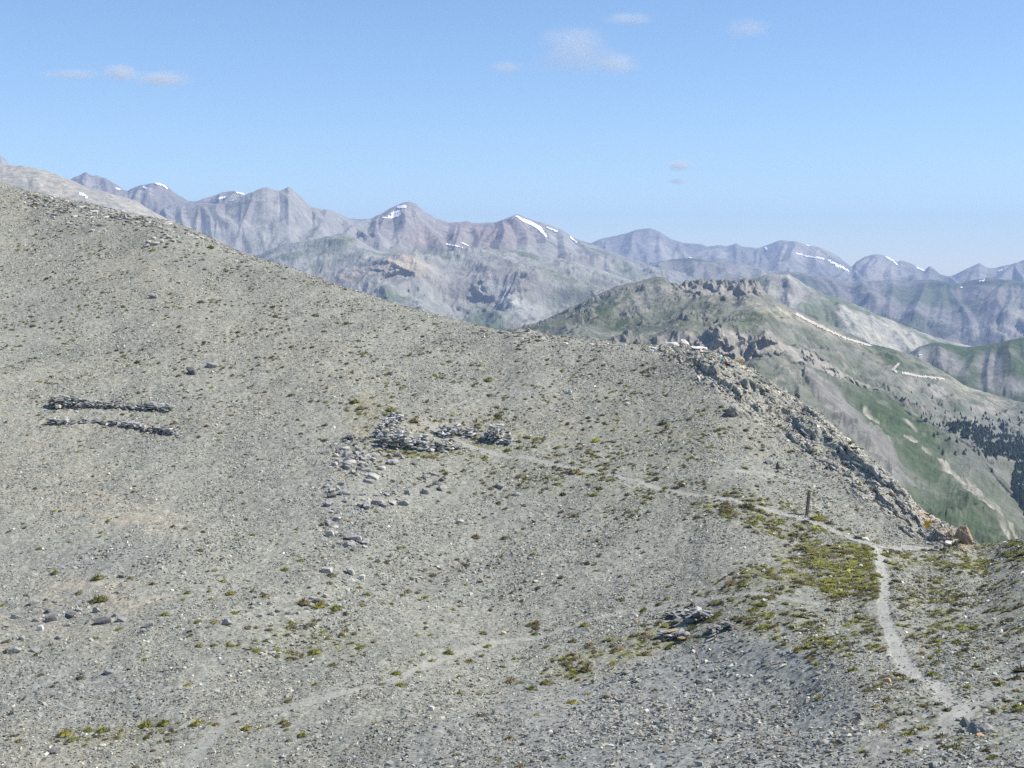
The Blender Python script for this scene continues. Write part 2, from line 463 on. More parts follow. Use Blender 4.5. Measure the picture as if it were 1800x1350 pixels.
def spurs(L, sk, n, seed, hk=.5, wmin=12, wmax=38, lmin=50, lmax=120):
    """sharp spurs running down from the crest, away from the nearest summit"""
    rs = np.random.default_rng(seed); U, V = L.px()
    su = np.array([p[0] for p in sk], float); sv = np.array([p[1] for p in sk], float)
    low = (L.t <= L.sky)
    add = np.zeros_like(L.Z)
    for k in range(n):
        u0 = rs.uniform(su[0] + 20, su[-1] - 20); v0 = np.interp(u0, su, sv)
        g = np.interp(u0 + 14, su, sv) - np.interp(u0 - 14, su, sv)
        s_ = np.clip(g / 22., -1, 1) * rs.uniform(.3, 1.1) + rs.normal(0, .32)
        ln = rs.uniform(lmin, lmax); wd = rs.uniform(wmin, wmax)
        tt = np.clip((V - v0) / ln, 0, 1.3)
        uc = u0 + s_ * (V - v0) + .25 * wd * np.sin((V - v0) / ln * rs.uniform(3, 7) + rs.uniform(0, 6))
        wv = wd * (.35 + .8 * tt)
        prof = np.maximum(0, 1 - np.abs(U - uc) / wv) * np.sin(np.clip(tt / 1.3, 0, 1) ** .95 * math.pi) * low * (V > v0)
        add = np.maximum(add, prof * wd * hk * rs.uniform(.45, 1.0) * L.D / FPX)
    L.Z = L.Z + add
def with_spurs(disp, *a, **k):
    def f(L):
        disp(L); spurs(L, *a, **k)
    return f
M_FAR = col_mat('far_rock', scale=0.014, var=0.22, bump=14, bump_scale=0.02)
M_MID = col_mat('mid_rock', scale=0.05, var=0.32, bump=5, bump_scale=0.05)
M_SNOW = flat_mat('old_snow', (.82, .83, .85), .02, .05, .7)

# --- far right range
SK1 = [(560, 380), (600, 386), (650, 385), (690, 384), (740, 400), (900, 425), (1000, 432), (1035, 429), (1060, 419), (1100, 411), (1125, 403), (1140, 402), (1160, 408), (1180, 421),
       (1200, 427), (1232, 429), (1245, 434), (1262, 431), (1278, 433), (1295, 428), (1303, 434), (1335, 437), (1352, 430), (1370, 423), (1400, 424), (1420, 432),
       (1440, 435), (1462, 444), (1475, 452), (1480, 458), (1497, 470), (1505, 461), (1520, 451), (1540, 447), (1560, 452), (1577, 462), (1583, 459), (1600, 462), (1618, 472),
       (1625, 475), (1634, 467), (1642, 472), (1652, 481), (1668, 487), (1690, 478), (1708, 470), (1722, 464), (1735, 472), (1752, 472), (1780, 465), (1800, 458), (1850, 440), (2000, 470)]
P1 = [lin([(560, 640), (2000, 640)], 8200), lin([(560, 540), (2000, 540)], 9500), lin(SK1, 12000), lin([(560, 520), (2000, 560)], 13200), lin([(560, 760), (2000, 760)], 14500)]
def col_far(L):
    X, Y = L.X, L.D; U, V = L.px()
    n = slope_of(L); st = 1 - np.abs(n[..., 2])
    c = np.zeros(X.shape + (3,)) + np.array([.235, .225, .225])
    c = mixc(c, [.33, .31, .29], sstep(.1, .5, fbm(X / 400, Y / 900, 4, 61)))
    c = mixc(c, [.36, .33, .30], 0.7 * np.maximum.reduce([blob(U, V, 1545, 475, 50, 26), blob(U, V, 1420, 445, 60, 18), blob(U, V, 1720, 480, 50, 12) * .7]))
    c = mixc(c, [.10, .13, .07], 0.6 * sstep(0.0, .5, fbm(X / 700, Y / 700, 4, 62) + (V - 480) / 120))
    return c
L1 = terrain('mountains', 'hazy blue mountain range with snow streaks along the skyline', P1, 560, 2000, 1.5, [20, 70, 24, 8], 2.0,
             with_spurs(mount_disp(1100, 3000, 70, 100, .05, .10), SK1, 70, 501, .55, 8, 26, 30, 70), col_far, M_FAR, smooth=[1, 1, 3, 1, 1])
# --- lower blue ridge in front of it
SK1b = [(900, 480), (1000, 474), (1020, 462), (1060, 456), (1100, 461), (1140, 462), (1190, 454), (1215, 453), (1260, 462), (1310, 464), (1345, 474), (1400, 477), (1450, 488),
        (1500, 495), (1560, 491), (1600, 495), (1640, 494), (1690, 500), (1740, 489), (1770, 491), (1800, 495), (1900, 480), (2000, 500)]
P1b = [lin([(900, 720), (2000, 720)], 5200), lin([(900, 600), (1400, 600), (1600, 610), (1800, 600), (2000, 600)], 6300), lin(SK1b, 8400), lin([(900, 540), (2000, 560)], 9200)]
def col_1b(L):
    X, Y = L.X, L.D; U, V = L.px()
    c = np.zeros(X.shape + (3,)) + np.array([.215, .20, .19])
    c = mixc(c, [.085, .11, .06], .8 * sstep(-.1, .4, fbm(X / 500, Y / 700, 5, 71)))
    c = mixc(c, [.36, .33, .30], .8 * np.maximum.reduce([blob(U, V, 1790, 565, 40, 20, -20), blob(U, V, 1700, 590, 60, 14, -25) * .8, blob(U, V, 1320, 475, 40, 12) * .5]))
    c = mixc(c, [.06, .085, .05], .7 * np.maximum(blob(U, V, 1760, 497, 120, 8), blob(U, V, 1220, 456, 50, 4)))
    return c
L1b = terrain('mountains', 'dark blue lower ridge of mountains in front of the snowy range', P1b, 900, 2000, 2.0, [30, 80, 14], 2.0,
              with_spurs(mount_disp(620, 1900, 60, 140, .07, .12), SK1b, 50, 502, .5, 10, 34, 40, 100), col_1b, M_FAR, smooth=[1, 1, 3, 1])
# --- far left peaks
SK0 = [(-100, 300), (-40, 280), (0, 275), (8, 281), (20, 300), (90, 306), (118, 318), (130, 311), (142, 308), (151, 303), (158, 308), (172, 310), (186, 313), (196, 321), (203, 323), (209, 329), (216, 336), (226, 334), (240, 328), (262, 323),
       (275, 321), (290, 323), (298, 331), (312, 342), (330, 355), (345, 356), (362, 348), (385, 340), (412, 337), (428, 341), (445, 352), (480, 372), (560, 420), (640, 470)]
P0 = [lin([(-100, 520), (640, 620)], 5600), lin([(-100, 420), (640, 520)], 6900), lin(SK0, 8800), lin([(-100, 420), (640, 540)], 9800)]
def col_0(L):
    X, Y = L.X, L.D
    c = np.zeros(X.shape + (3,)) + np.array([.225, .205, .20])
    c = mixc(c, [.33, .30, .28], sstep(-.1, .4, fbm(X / 350, Y / 600, 4, 81)))
    return c
L0 = terrain('mountains', 'small far rocky peaks with snow patches behind the bare scree shoulder', P0, -100, 640, 1.4, [14, 70, 14], 2.0,
             with_spurs(mount_disp(420, 1200, 60, 180, .05, .10), SK0, 40, 503, .55, 7, 20, 25, 60), col_0, M_FAR, smooth=[1, 1, 1, 1])
# --- twin and cone peaks
SK2 = [(180, 470), (240, 400), (270, 378), (300, 362), (330, 358), (360, 356), (395, 360), (420, 349), (440, 339), (462, 330), (470, 330), (490, 337), (500, 335), (507, 330), (513, 334), (522, 342),
       (540, 357), (548, 365), (562, 367), (585, 371), (600, 381), (625, 388), (655, 384), (675, 374), (695, 363), (712, 357), (720, 356), (732, 361), (745, 371), (765, 383), (790, 391), (810, 390), (820, 388), (832, 391),
       (850, 391), (875, 390), (890, 386), (908, 379), (918, 382), (940, 391), (962, 397), (985, 405), (1005, 418), (1030, 428), (1080, 448), (1150, 470), (1250, 490)]
d2 = lambda u: 7200 if u < 560 else 7200 + min(1, (u - 560) / 80) * 1300
P2 = [[(u, 600, 4700) for u in (180, 1250)], [(180, 520, 5600), (400, 480, 5600), (640, 470, 6000), (760, 450, 6300), (900, 445, 6400), (1050, 470, 6200), (1250, 520, 6000)],
      [(u, v, d2(u)) for u, v in SK2], [(180, 540, 9300), (640, 470, 9600), (1250, 540, 9600)]]
def col_2(L):
    X, Y = L.X, L.D; U, V = L.px()
    c = np.zeros(X.shape + (3,)) + np.array([.285, .275, .265])
    c = mixc(c, [.235, .215, .205], sstep(.95, 1.45, L.rn) * .8)
    red = np.maximum.reduce([blob(U, V, 810, 415, 110, 34), blob(U, V, 720, 380, 60, 30) * .6, blob(U, V, 905, 400, 60, 24) * .7])
    c = mixc(c, [.28, .215, .195], .75 * red)
    c = mixc(c, [.37, .35, .325], .6 * sstep(.05, .4, fbm((X + .6 * Y) / 120, Y / 900, 4, 91)))
    c = mixc(c, [.11, .135, .075], .5 * sstep(.1, .5, fbm(X / 300, Y / 400, 4, 92) + (V - 440) / 160))
    return c
L2 = terrain('mountains', 'grey twin and cone shaped mountain peaks carrying summer snow patches', P2, 180, 1250, 1.2, [30, 70, 16][:3], 2.0,
             with_spurs(mount_disp(640, 2200, 50, 220, .06, .08), SK2, 75, 504, .55, 8, 34, 40, 110), col_2, M_FAR, smooth=[1, 1, 1, 1])
# --- bare beige shoulder on the far left
SKB = [(-100, 280), (0, 288), (20, 290), (40, 291), (70, 299), (100, 310), (130, 322), (160, 332), (200, 341), (240, 352), (260, 366), (290, 385), (330, 410), (420, 470)]
PB = [lin([(-100, 560), (420, 620)], 2300), lin([(-100, 420), (420, 540)], 2800), lin(SKB, 3600), lin([(-100, 420), (420, 560)], 4200)]
def col_b(L):
    X, Y = L.X, L.D
    c = np.zeros(X.shape + (3,)) + np.array([.36, .33, .29])
    return mixc(c, [.29, .275, .255], .8 * sstep(-.1, .4, fbm((X + .8 * Y) / 90, Y / 500, 4, 95)))
LB = terrain('mountains', 'smooth bare beige scree shoulder behind the top of the near slope', PB, -100, 420, 2.0, [10, 60, 10], 2.0,
             mount_disp(340, 1300, 26, 260, .03, .1, .7), col_b, M_MID, smooth=[1, 1, 7, 1])
# --- mid grey hill and cliff bands
SK3 = [(340, 500), (430, 462), (455, 446), (475, 437), (500, 432), (535, 427), (560, 420), (590, 412), (605, 409), (625, 416), (650, 432), (680, 446), (700, 452), (715, 452), (730, 449), (745, 456), (780, 447), (800, 440), (830, 437), (880, 440), (930, 442), (985, 452), (1020, 466), (1060, 480), (1120, 500), (1250, 520)]
T3 = [(340, 520), (520, 480), (560, 482), (620, 476), (670, 470), (700, 456), (730, 452), (745, 462), (790, 470), (860, 470), (930, 478), (1000, 486), (1050, 496), (1120, 510), (1250, 540)]
B3 = [(340, 530), (520, 500), (620, 502), (700, 490), (745, 490), (790, 520), (850, 530), (900, 528), (960, 530), (1010, 540), (1050, 520), (1120, 520), (1250, 545)]
P3 = [lin([(340, 660), (1250, 660)], 3500), lin([(340, 590), (1250, 590)], 4000), lin(B3, 4700), lin(T3, 4800), lin(SK3, 5500), lin([(340, 560), (1250, 560)], 6000)]
def col_3(L):
    X, Y = L.X, L.D; U, V = L.px()
    c = np.zeros(X.shape + (3,)) + np.array([.30, .29, .27])
    c = mixc(c, [.10, .135, .07], .75 * sstep(.0, .4, fbm(X / 260, Y / 260, 5, 97) + .6 * blob(U, V, 560, 430, 110, 16, -14) - .15))
    cl = sstep(1.9, 2.2, L.t) * (1 - sstep(2.9, 3.3, L.t))
    c = mixc(c, [.33, .30, .28], .9 * cl)
    c = mixc(c, [.45, .38, .30], .8 * cl * np.maximum(blob(U, V, 715, 465, 50, 22), blob(U, V, 610, 490, 60, 14) * .6))
    c = mixc(c, [.40, .385, .36], .8 * np.maximum.reduce([blob(U, V, 890, 520, 50, 16, 25), blob(U, V, 960, 540, 60, 12, -10), blob(U, V, 590, 450, 70, 20) * .6]))
    c = mixc(c, [.10, .13, .075], .7 * np.maximum(blob(U, V, 1010, 525, 50, 26, -20) * .7, blob(U, V, 855, 565, 40, 24)))
    return c
def disp_3(L):
    mount_disp(380, 900, 42, 300, .09, .15)(L)
    X, Y = L.X, L.D
    cl = np.exp(-((L.t - 2.5) / .8) ** 2)
    sh = 26 * cl * (ridged(X / 120 + .6 * fbm(X / 90, L.Z / 60, 3, 305), L.Z / 70, 6, 306, .62) - .9) * sstep(-.3, .3, fbm(X / 260, Y / 500, 3, 311))
    L.D = L.D - sh; L.X = L.A[None] * L.D
L3 = terrain('mountains', 'grey hill and broken bluish cliff bands below the cone shaped peak', P3, 340, 1250, 1.6, [10, 46, 26, 40, 10], 4.0, disp_3, col_3, M_FAR, smooth=[1, 1, 5, 5, 1, 1])
# --- pale eroded ridge to the right
SK5 = [(1180, 560), (1240, 520), (1280, 500), (1310, 492), (1335, 487), (1360, 481), (1385, 480), (1400, 488), (1420, 503), (1450, 518), (1480, 527), (1500, 534), (1540, 552), (1580, 568), (1620, 583), (1660, 596), (1710, 609), (1780, 640), (1900, 690)]
P5 = [lin([(1180, 780), (1900, 800)], 2900), lin([(1180, 640), (1500, 640), (1900, 730)], 3500), lin(SK5, 4100), lin([(1180, 620), (1900, 740)], 4600)]
def col_5(L):
    X, Y = L.X, L.D; U, V = L.px()
    c = np.zeros(X.shape + (3,)) + np.array([.335, .32, .29])
    c = mixc(c, [.42, .385, .32], .8 * sstep(-.05, .4, fbm((X + .5 * Y) / 60, Y / 400, 4, 111)))
    c = mixc(c, [.10, .13, .07], .8 * sstep(.05, .4, fbm(X / 160, Y / 260, 4, 112) + .25 * blob(U, V, 1450, 530, 30, 30)))
    c = mixc(c, [.25, .235, .225], .8 * blob(U, V, 1390, 505, 60, 12, 25))
    return c
L5 = terrain('mountains', 'pale eroded scree ridge descending behind the green ridge', P5, 1180, 1900, 1.6, [16, 70, 10], 2.0,
             with_spurs(mount_disp(230, 1100, 22, 340, .08, .12, -.35), SK5, 40, 505, .45, 8, 26, 40, 110), col_5, M_MID, smooth=[1, 1, 3, 1])
# --- green hill on the right
SK6 = [(1480, 700), (1560, 655), (1590, 628), (1615, 611), (1640, 602), (1665, 605), (1700, 611), (1725, 609), (1760, 601), (1800, 594), (1900, 575), (2050, 560)]
P6 = [lin([(1480, 860), (2050, 860)], 2500), lin([(1480, 740), (2050, 740)], 3000), lin(SK6, 3500), lin([(1480, 760), (2050, 700)], 3900)]
def col_6(L):
    X, Y = L.X, L.D; U, V = L.px()
    c = np.zeros(X.shape + (3,)) + np.array([.075, .10, .05])
    c = mixc(c, [.25, .23, .23], .85 * np.maximum.reduce([blob(U, V, 1665, 635, 40, 16, 30), blob(U, V, 1740, 640, 26, 20), blob(U, V, 1620, 625, 24, 12, 30)]))
    c = mixc(c, [.22, .21, .19], .5 * sstep(.0, .4, fbm(X / 120, Y / 160, 4, 121)))
    c = mixc(c, [.27, .25, .24], .8 * np.maximum(blob(U, V, 1755, 672, 36, 14), blob(U, V, 1790, 680, 20, 14)))
    return c
L6 = terrain('hills', 'rounded green hill with bare gullies beyond the small white building', P6, 1480, 2050, 1.6, [14, 60, 10], 2.0,
             with_spurs(mount_disp(260, 700, 26, 380, .07, .1), SK6, 16, 506, .45, 14, 36, 40, 110), col_6, M_MID, smooth=[1, 1, 9, 1])
# --- the green ridge with its cliffs
SK4 = [(780, 640), (850, 604), (900, 588), (940, 574), (1000, 541), (1030, 528), (1060, 513), (1085, 502), (1110, 497), (1140, 490), (1160, 487), (1170, 489), (1182, 499), (1200, 500), (1222, 497), (1250, 496), (1270, 499), (1290, 496), (1308, 488),
       (1320, 490), (1330, 499), (1345, 512), (1370, 529), (1400, 546), (1430, 560), (1450, 567), (1480, 580), (1500, 587), (1530, 603), (1560, 612), (1600, 623), (1620, 629), (1640, 644), (1660, 655), (1700, 680), (1730, 690), (1760, 700), (1800, 708), (1900, 728), (2050, 760)]
d4 = lambda u: float(np.interp(u, [780, 1310, 1620, 1800, 2050], [2900, 2650, 2750, 2600, 2500]))
P4 = [lin([(780, 900, 800), (1200, 900, 850), (1400, 980, 850), (1600, 1100, 800), (1750, 1160, 760), (2050, 1200, 740)], 0),
      lin([(780, 660, 1300), (1150, 650, 1300), (1350, 725, 1250), (1500, 830, 1150), (1650, 925, 1080), (1800, 1000, 1000), (2050, 1080, 950)], 0),
      lin([(780, 612, 1700), (1150, 625, 1700), (1250, 632, 1690), (1340, 628, 1700), (1400, 642, 1730), (1450, 654, 1750), (1540, 690, 1800), (1600, 730, 1760), (1700, 790, 1650), (1800, 880, 1550), (2050, 960, 1400)], 0),
      lin([(780, 600, 1740), (900, 604, 1740), (1050, 606, 1740), (1180, 601, 1735), (1250, 588, 1735), (1300, 580, 1735), (1350, 578, 1735), (1375, 605, 1750), (1400, 622, 1760), (1450, 636, 1785), (1540, 676, 1830), (1600, 722, 1780), (1700, 780, 1670), (1800, 868, 1565), (2050, 950, 1420)], 0),
      lin([(780, 598, 2150), (900, 592, 2200), (1040, 568, 2200), (1200, 548, 2200), (1340, 545, 2150), (1450, 592, 2250), (1600, 660, 2300), (1700, 720, 2250), (1800, 780, 2150), (2050, 850, 2050)], 0),
      [(u, v, d4(u)) for u, v in SK4],
      lin([(780, 640, 3100), (1310, 580, 2900), (1620, 720, 3000), (1800, 800, 2850), (2050, 840, 2800)], 0)]
GULLY = [[(1520, 712, 3), (1545, 732, 2)], [(1590, 757, 2), (1612, 771, 3)], [(1622, 784, 2), (1650, 806, 4), (1690, 840, 6), (1720, 872, 8), (1752, 905, 7), (1775, 945, 4)],
         [(1700, 835, 2), (1740, 872, 3), (1765, 905, 4), (1790, 950, 4)], [(1585, 737, 1.5), (1612, 757, 2)]]
RIB = [(1420, 665, 8), (1460, 700, 16), (1510, 745, 20), (1550, 795, 18), (1580, 840, 14)]
def disp_4(L):
    X, Y = L.X, L.D
    U, V = L.px()
    mount_disp(170, 600, 13, 420, .14, .12, -.5)(L)
    cl = np.exp(-((L.t - 2.5) / .62) ** 2)
    on = .25 + .75 * np.clip(blob(U, V, 1300, 605, 110, 60) + .55 * blob(U, V, 1460, 650, 110, 40), 0, 1)
    sh = 15 * cl * on * (ridged(X / 44 + .8 * fbm(X / 40, L.Z / 30, 3, 425), L.Z / 55, 6, 426, .66) - .9)
    crag = sstep(.12, .4, fbm((X + .3 * Y) / 150, Y / 110, 4, 461)) * (1 - sstep(4.6, 5, L.t)) * sstep(1.9, 2.8, L.t) * (1 - np.clip(blob(U, V, 1460, 585, 140, 26, 24) + blob(U, V, 1610, 655, 80, 20, 5), 0, 1))
    L.crag = crag
    L.Z = L.Z + 7 * crag * (ridged(X / 26, Y / 34, 5, 463, .6) - .8)
    sh += 30 * blob(U, V, 1250, 515, 120, 16) * (ridged(X / 40, Y / 400, 4, 428) - .8)
    q = np.minimum.reduce([seg_dist(U, V, g) for g in GULLY])
    L.q = q
    L.rib = 1 - sstep(.5, 1.3, seg_dist(U, V, RIB) + .3 * fbm(X / 30, Y / 60, 3, 430))
    cr = blob(U, V, 1255, 505, 70, 10) + blob(U, V, 1320, 505, 22, 10)
    L.Z = L.Z - 1.5 * (1 - sstep(.4, 1.3, q)) + 6 * L.rib * (.4 + .6 * ridged((X + .3 * Y) / 45, Y / 200, 4, 431)) + 9 * cr * (ridged(X / 22, Y / 120, 4, 433) - .7)
    L.D = L.D - sh; L.X = L.A[None] * L.D
    spurs(L, SK4, 46, 507, .28, 10, 30, 40, 110)
def col_4(L):
    X, Y = L.X, L.D; U, V = L.px()
    c = np.zeros(X.shape + (3,)) + np.array([.190, .190, .160])
    g = fbm(X / 130, Y / 300, 5, 441)
    gr = .36 * sstep(-.1, .4, g)
    big = np.maximum.reduce([blob(U, V, 1660, 830, 190, 50, 42), blob(U, V, 1560, 745, 60, 34, 40), blob(U, V, 1000, 560, 110, 26, -15) * .8, blob(U, V, 1335, 560, 40, 10, -10), blob(U, V, 1230, 570, 130, 16) * .5,
                             blob(U, V, 1570, 628, 70, 14, 25), blob(U, V, 1110, 575, 130, 18, -12) * .7, blob(U, V, 1690, 940, 160, 50, 30) * .9, blob(U, V, 1700, 715, 80, 10, 10) * .8, blob(U, V, 1150, 500, 60, 10) * .25, blob(U, V, 1300, 492, 40, 6) * .3, blob(U, V, 1340, 690, 60, 40, 50) * .5])
    c = mixc(c, [.070, .092, .048], np.clip(gr + .9 * big * sstep(-.5, .1, g), 0, 1))
    c = mixc(c, [.066, .097, .044], .7 * np.maximum(blob(U, V, 1640, 810, 150, 30, 42), blob(U, V, 1700, 930, 110, 30, 30)))
    c = mixc(c, [.39, .345, .275], .8 * np.maximum.reduce([blob(U, V, 1365, 548, 50, 13, 20), blob(U, V, 1420, 565, 60, 9, 30) * .8, blob(U, V, 1715, 690, 70, 11, 24), blob(U, V, 1620, 645, 40, 6, 25) * .6, blob(U, V, 1480, 590, 60, 5, 25) * .8,
                                                             blob(U, V, 1530, 625, 30, 10, 35) * .5, blob(U, V, 1400, 660, 40, 10, 45) * .4]) * sstep(-.5, .2, fbm(X / 40, Y / 80, 4, 443)))
    cl = sstep(2.0, 2.2, L.t) * (1 - sstep(2.85, 3.05, L.t))
    on = np.clip(blob(U, V, 1290, 605, 130, 60) + blob(U, V, 1460, 650, 110, 40) + .6 * blob(U, V, 1080, 605, 100, 20), 0, 1)
    c = mixc(c, [.37, .335, .30], .9 * cl * on)
    cr = np.clip(blob(U, V, 1250, 508, 80, 12) + blob(U, V, 1325, 505, 24, 12) + blob(U, V, 1110, 535, 40, 10, -25) * .6 + blob(U, V, 1650, 690, 20, 12, 40) + blob(U, V, 1605, 675, 14, 12) * .8 + blob(U, V, 1740, 722, 34, 8, 10), 0, 1)
    c = mixc(c, [.34, .31, .275], .8 * cr)
    c = mixc(c, [.235, .215, .20], .75 * L.crag * sstep(.7, 1.3, ridged(X / 26, Y / 34, 5, 463, .6)))
    c = mixc(c, [.27, .25, .215], .6 * sstep(.15, .45, fbm((X - .4 * Y) / 16, Y / 70, 5, 465)) * (1 - .6 * big))
    c = mixc(c, [.07, .08, .045], .5 * sstep(.1, .5, fbm(X / 14, Y / 20, 4, 467)) * (1 - .4 * cl))
    c = mixc(c, [.235, .22, .205], .85 * L.rib)
    c = mixc(c, [.19, .18, .165], .7 * blob(U, V, 1720, 800, 50, 60, 40) * (1 - big * .3))
    c = mixc(c, [.40, .36, .31], .85 * (1 - sstep(.5, 1.2, L.q + .4 * fbm(X / 12, Y / 24, 3, 445))))
    c = mixc(c, [.14, .145, .10], .7 * blob(U, V, 1760, 870, 60, 90, 20) * sstep(-.3, .3, fbm(X / 40, Y / 40, 3, 447)))
    return c
L4 = terrain('hills', 'green and grey rocky ridge with cliff band running down to the wooded valley', P4, 780, 2050, 1.4, [14, 60, 26, 80, 70, 12], 5.0, disp_4, col_4, M_MID, smooth=[1, 31, 15, 9, 61, 3, 1])
# --- valley floor under everything
vf = make_mesh('terrain', np.array([(-16500, 60, -1250), (16500, 60, -1250), (16500, 16300, -1250), (-16500, 16300, -1250)]), np.array([[0, 1, 2, 3]]), flat_mat('valley_green', (.10, .12, .06), .002, .4))
tag(vf, 'deep valley floor far below the ridges', 'ground', kind='structure')

# ------------------------------------------------------------------ stone shapes
def hull(npts, seed, flat=(1, .8, .55), bevel=0.0, pw=0.75):
    r = random.Random(seed)
    bm = bmesh.new()
    for i in range(npts):
        v = Vector((r.gauss(0, 1), r.gauss(0, 1), r.gauss(0, 1))).normalized()
        v = Vector([math.copysign(abs(c) ** pw, c) for c in v]) * r.uniform(.8, 1.05)
        bm.verts.new((v.x * flat[0], v.y * flat[1], v.z * flat[2]))
    res = bmesh.ops.convex_hull(bm, input=bm.verts)
    bmesh.ops.delete(bm, geom=list({g for g in res['geom_interior'] + res['geom_unused'] if isinstance(g, bmesh.types.BMVert)}), context='VERTS')
    if bevel:
        bmesh.ops.dissolve_limit(bm, angle_limit=math.radians(12), verts=bm.verts, edges=bm.edges)
        bmesh.ops.bevel(bm, geom=bm.edges[:], offset=bevel, segments=1, affect='EDGES', profile=.6)
    bmesh.ops.triangulate(bm, faces=bm.faces)
    bm.verts.ensure_lookup_table()
    V = np.array([v.co for v in bm.verts]); F = np.array([[v.index for v in f.verts] for f in bm.faces])
    bm.free()
    return V, F

SMALL = [hull(9, 100 + i, (1, .78, .5)) for i in range(14)]
BIG = [hull(15, 300 + i, (1, .8, .6), .035) for i in range(12)]
SLAB = [hull(13, 500 + i, (1, .72, .26), .02, .55) for i in range(10)]

def frames(N, yaw, tilt_sd, rg):
    """rotation matrices (n,3,3): z axis along the ground normal with some random tilt, x axis at a yaw"""
    n = len(N)
    Zx = N + rg.normal(0, tilt_sd, (n, 3)); Zx /= np.linalg.norm(Zx, axis=1, keepdims=True)
    h = np.stack([np.cos(yaw), np.sin(yaw), np.zeros(n)], 1)
    Yx = np.cross(Zx, h); Yx /= np.linalg.norm(Yx, axis=1, keepdims=True) + 1e-9
    Xx = np.cross(Yx, Zx)
    return np.stack([Xx, Yx, Zx], -1)

def scatter(protos, P, R, S, colr, rg):
    """P (n,3), R (n,3,3), S (n,3), colours (n,3) -> merged arrays"""
    pid = rg.integers(0, len(protos), len(P))
    Vs, Fs, Cs = [], [], []; off = 0
    for k, (V, F) in enumerate(protos):
        m = np.where(pid == k)[0]
        if len(m) == 0: continue
        W = np.einsum('nij,nvj->nvi', R[m], V[None] * S[m][:, None, :]) + P[m][:, None, :]
        nv = len(V)
        Vs.append(W.reshape(-1, 3)); Fs.append((F[None] + (off + np.arange(len(m)) * nv)[:, None, None]).reshape(-1, 3))
        Cs.append(np.repeat(colr[m], nv, axis=0)); off += nv * len(m)
    return np.concatenate(Vs), np.concatenate(Fs), np.concatenate(Cs)

def stone_cols(n, rg, base=.27, sd=.28, white=.03, ochre=.03, cool=None):
    g = base * np.exp(rg.normal(0, sd, n))
    warm = rg.normal(.0, .05, n) if cool is None else rg.normal(cool, .04, n)
    c = np.stack([g * (1.02 + warm), g, g * (.93 - warm)], 1)
    q = rg.random(n)
    wi = q < white; c[wi] = np.array([.66, .63, .56]) * rg.uniform(.75, 1.1, (wi.sum(), 1))
    oc = (q > 1 - ochre); c[oc] = np.array([.42, .33, .21]) * rg.uniform(.6, 1.1, (oc.sum(), 1))
    return np.clip(c, .03, .8)

NRM = slope_of(G); NRM = NRM * np.sign(NRM[..., 2:3])
P3d = np.stack([G.X, G.D, G.Z], -1)
ea = P3d[:-1, 1:] - P3d[:-1, :-1]; eb = P3d[1:, :-1] - P3d[:-1, :-1]
AREA = np.linalg.norm(np.cross(ea, eb), axis=-1)
cellsel = (G.t[:-1, :-1] > 1.85) & (G.t[:-1, :-1] < 7.6) & (U1[:-1, :-1] > -260) & (U1[:-1, :-1] < 2120)
def cells(field): return field[:-1, :-1]
def sample(dens, rg, nmax=None):
    wgt = (AREA * dens * cellsel).ravel()
    n = rg.poisson(wgt.sum()) if nmax is None else nmax
    cdf = np.cumsum(wgt); idx = np.searchsorted(cdf, rg.random(n) * cdf[-1])
    Rn, Cn = AREA.shape; i, j = idx // Cn, idx % Cn
    a, b = rg.random((2, n, 1))
    p = (P3d[i, j] * (1 - a) + P3d[i, j + 1] * a) * (1 - b) + (P3d[i + 1, j] * (1 - a) + P3d[i + 1, j + 1] * a) * b
    return p, NRM[i, j], i, j

M_STONE = col_mat('stone', scale=3.0, var=0.18, bump=0.02, bump_scale=12.0, rough=.9)
# scree: uncountable small stones, one object
rg = np.random.default_rng(11)
kf = 1 + .45 * coarse + .35 * spur + .25 * sstep(.1, .5, n1)
band = fbm((X - .35 * Y) / 3.5, Y / 14, 4, 33) + .35 * fbm(X / 1.6, Y / 1.6, 3, 34)
kf = kf * (1 + .35 * sstep(.1, .5, fbm((X - .35 * Y) / 6, Y / 22, 4, 37)))
dens = 40.0 / kf ** 2 * (1 - .85 * pmask) * (1 - .65 * soil) * (1 - .45 * turf) * (.30 + 1.2 * sstep(-.4, .4, band))
dens = dens * np.interp(Y, [40, 90, 150, 240], [1.25, 1.0, .62, .4])
p, nn, ci, cj = sample(cells(dens), rg)
s = .056 * np.exp(rg.normal(0, .42, len(p))) * kf[ci, cj] * np.interp(p[:, 1], [40, 100, 230], [.9, 1.0, 1.3])
S = np.stack([s, s * rg.uniform(.8, 1.1, len(s)), s * rg.uniform(.7, 1.2, len(s))], 1)
Rm = frames(nn, rg.uniform(0, 6.28, len(p)), .32, rg)
cc = stone_cols(len(p), rg, .262, .36, .012, .012)
cz = coarse[ci, cj][:, None]
cc = cc * (1 - cz * .06) * (1 + cz * np.array([-.02, 0, .03])) * np.array([1.0, 1.005, .93])
Vv, Ff, Cc = scatter(SMALL, p + nn * s[:, None] * .12, Rm, S, cc, rg)
print('scree stones', len(p), 'tris', len(Ff))
o = make_mesh('scree', Vv, Ff, M_STONE, Cc)
tag(o, 'loose grey scree stones strewn over the whole near hillside', 'scree', kind='stuff')

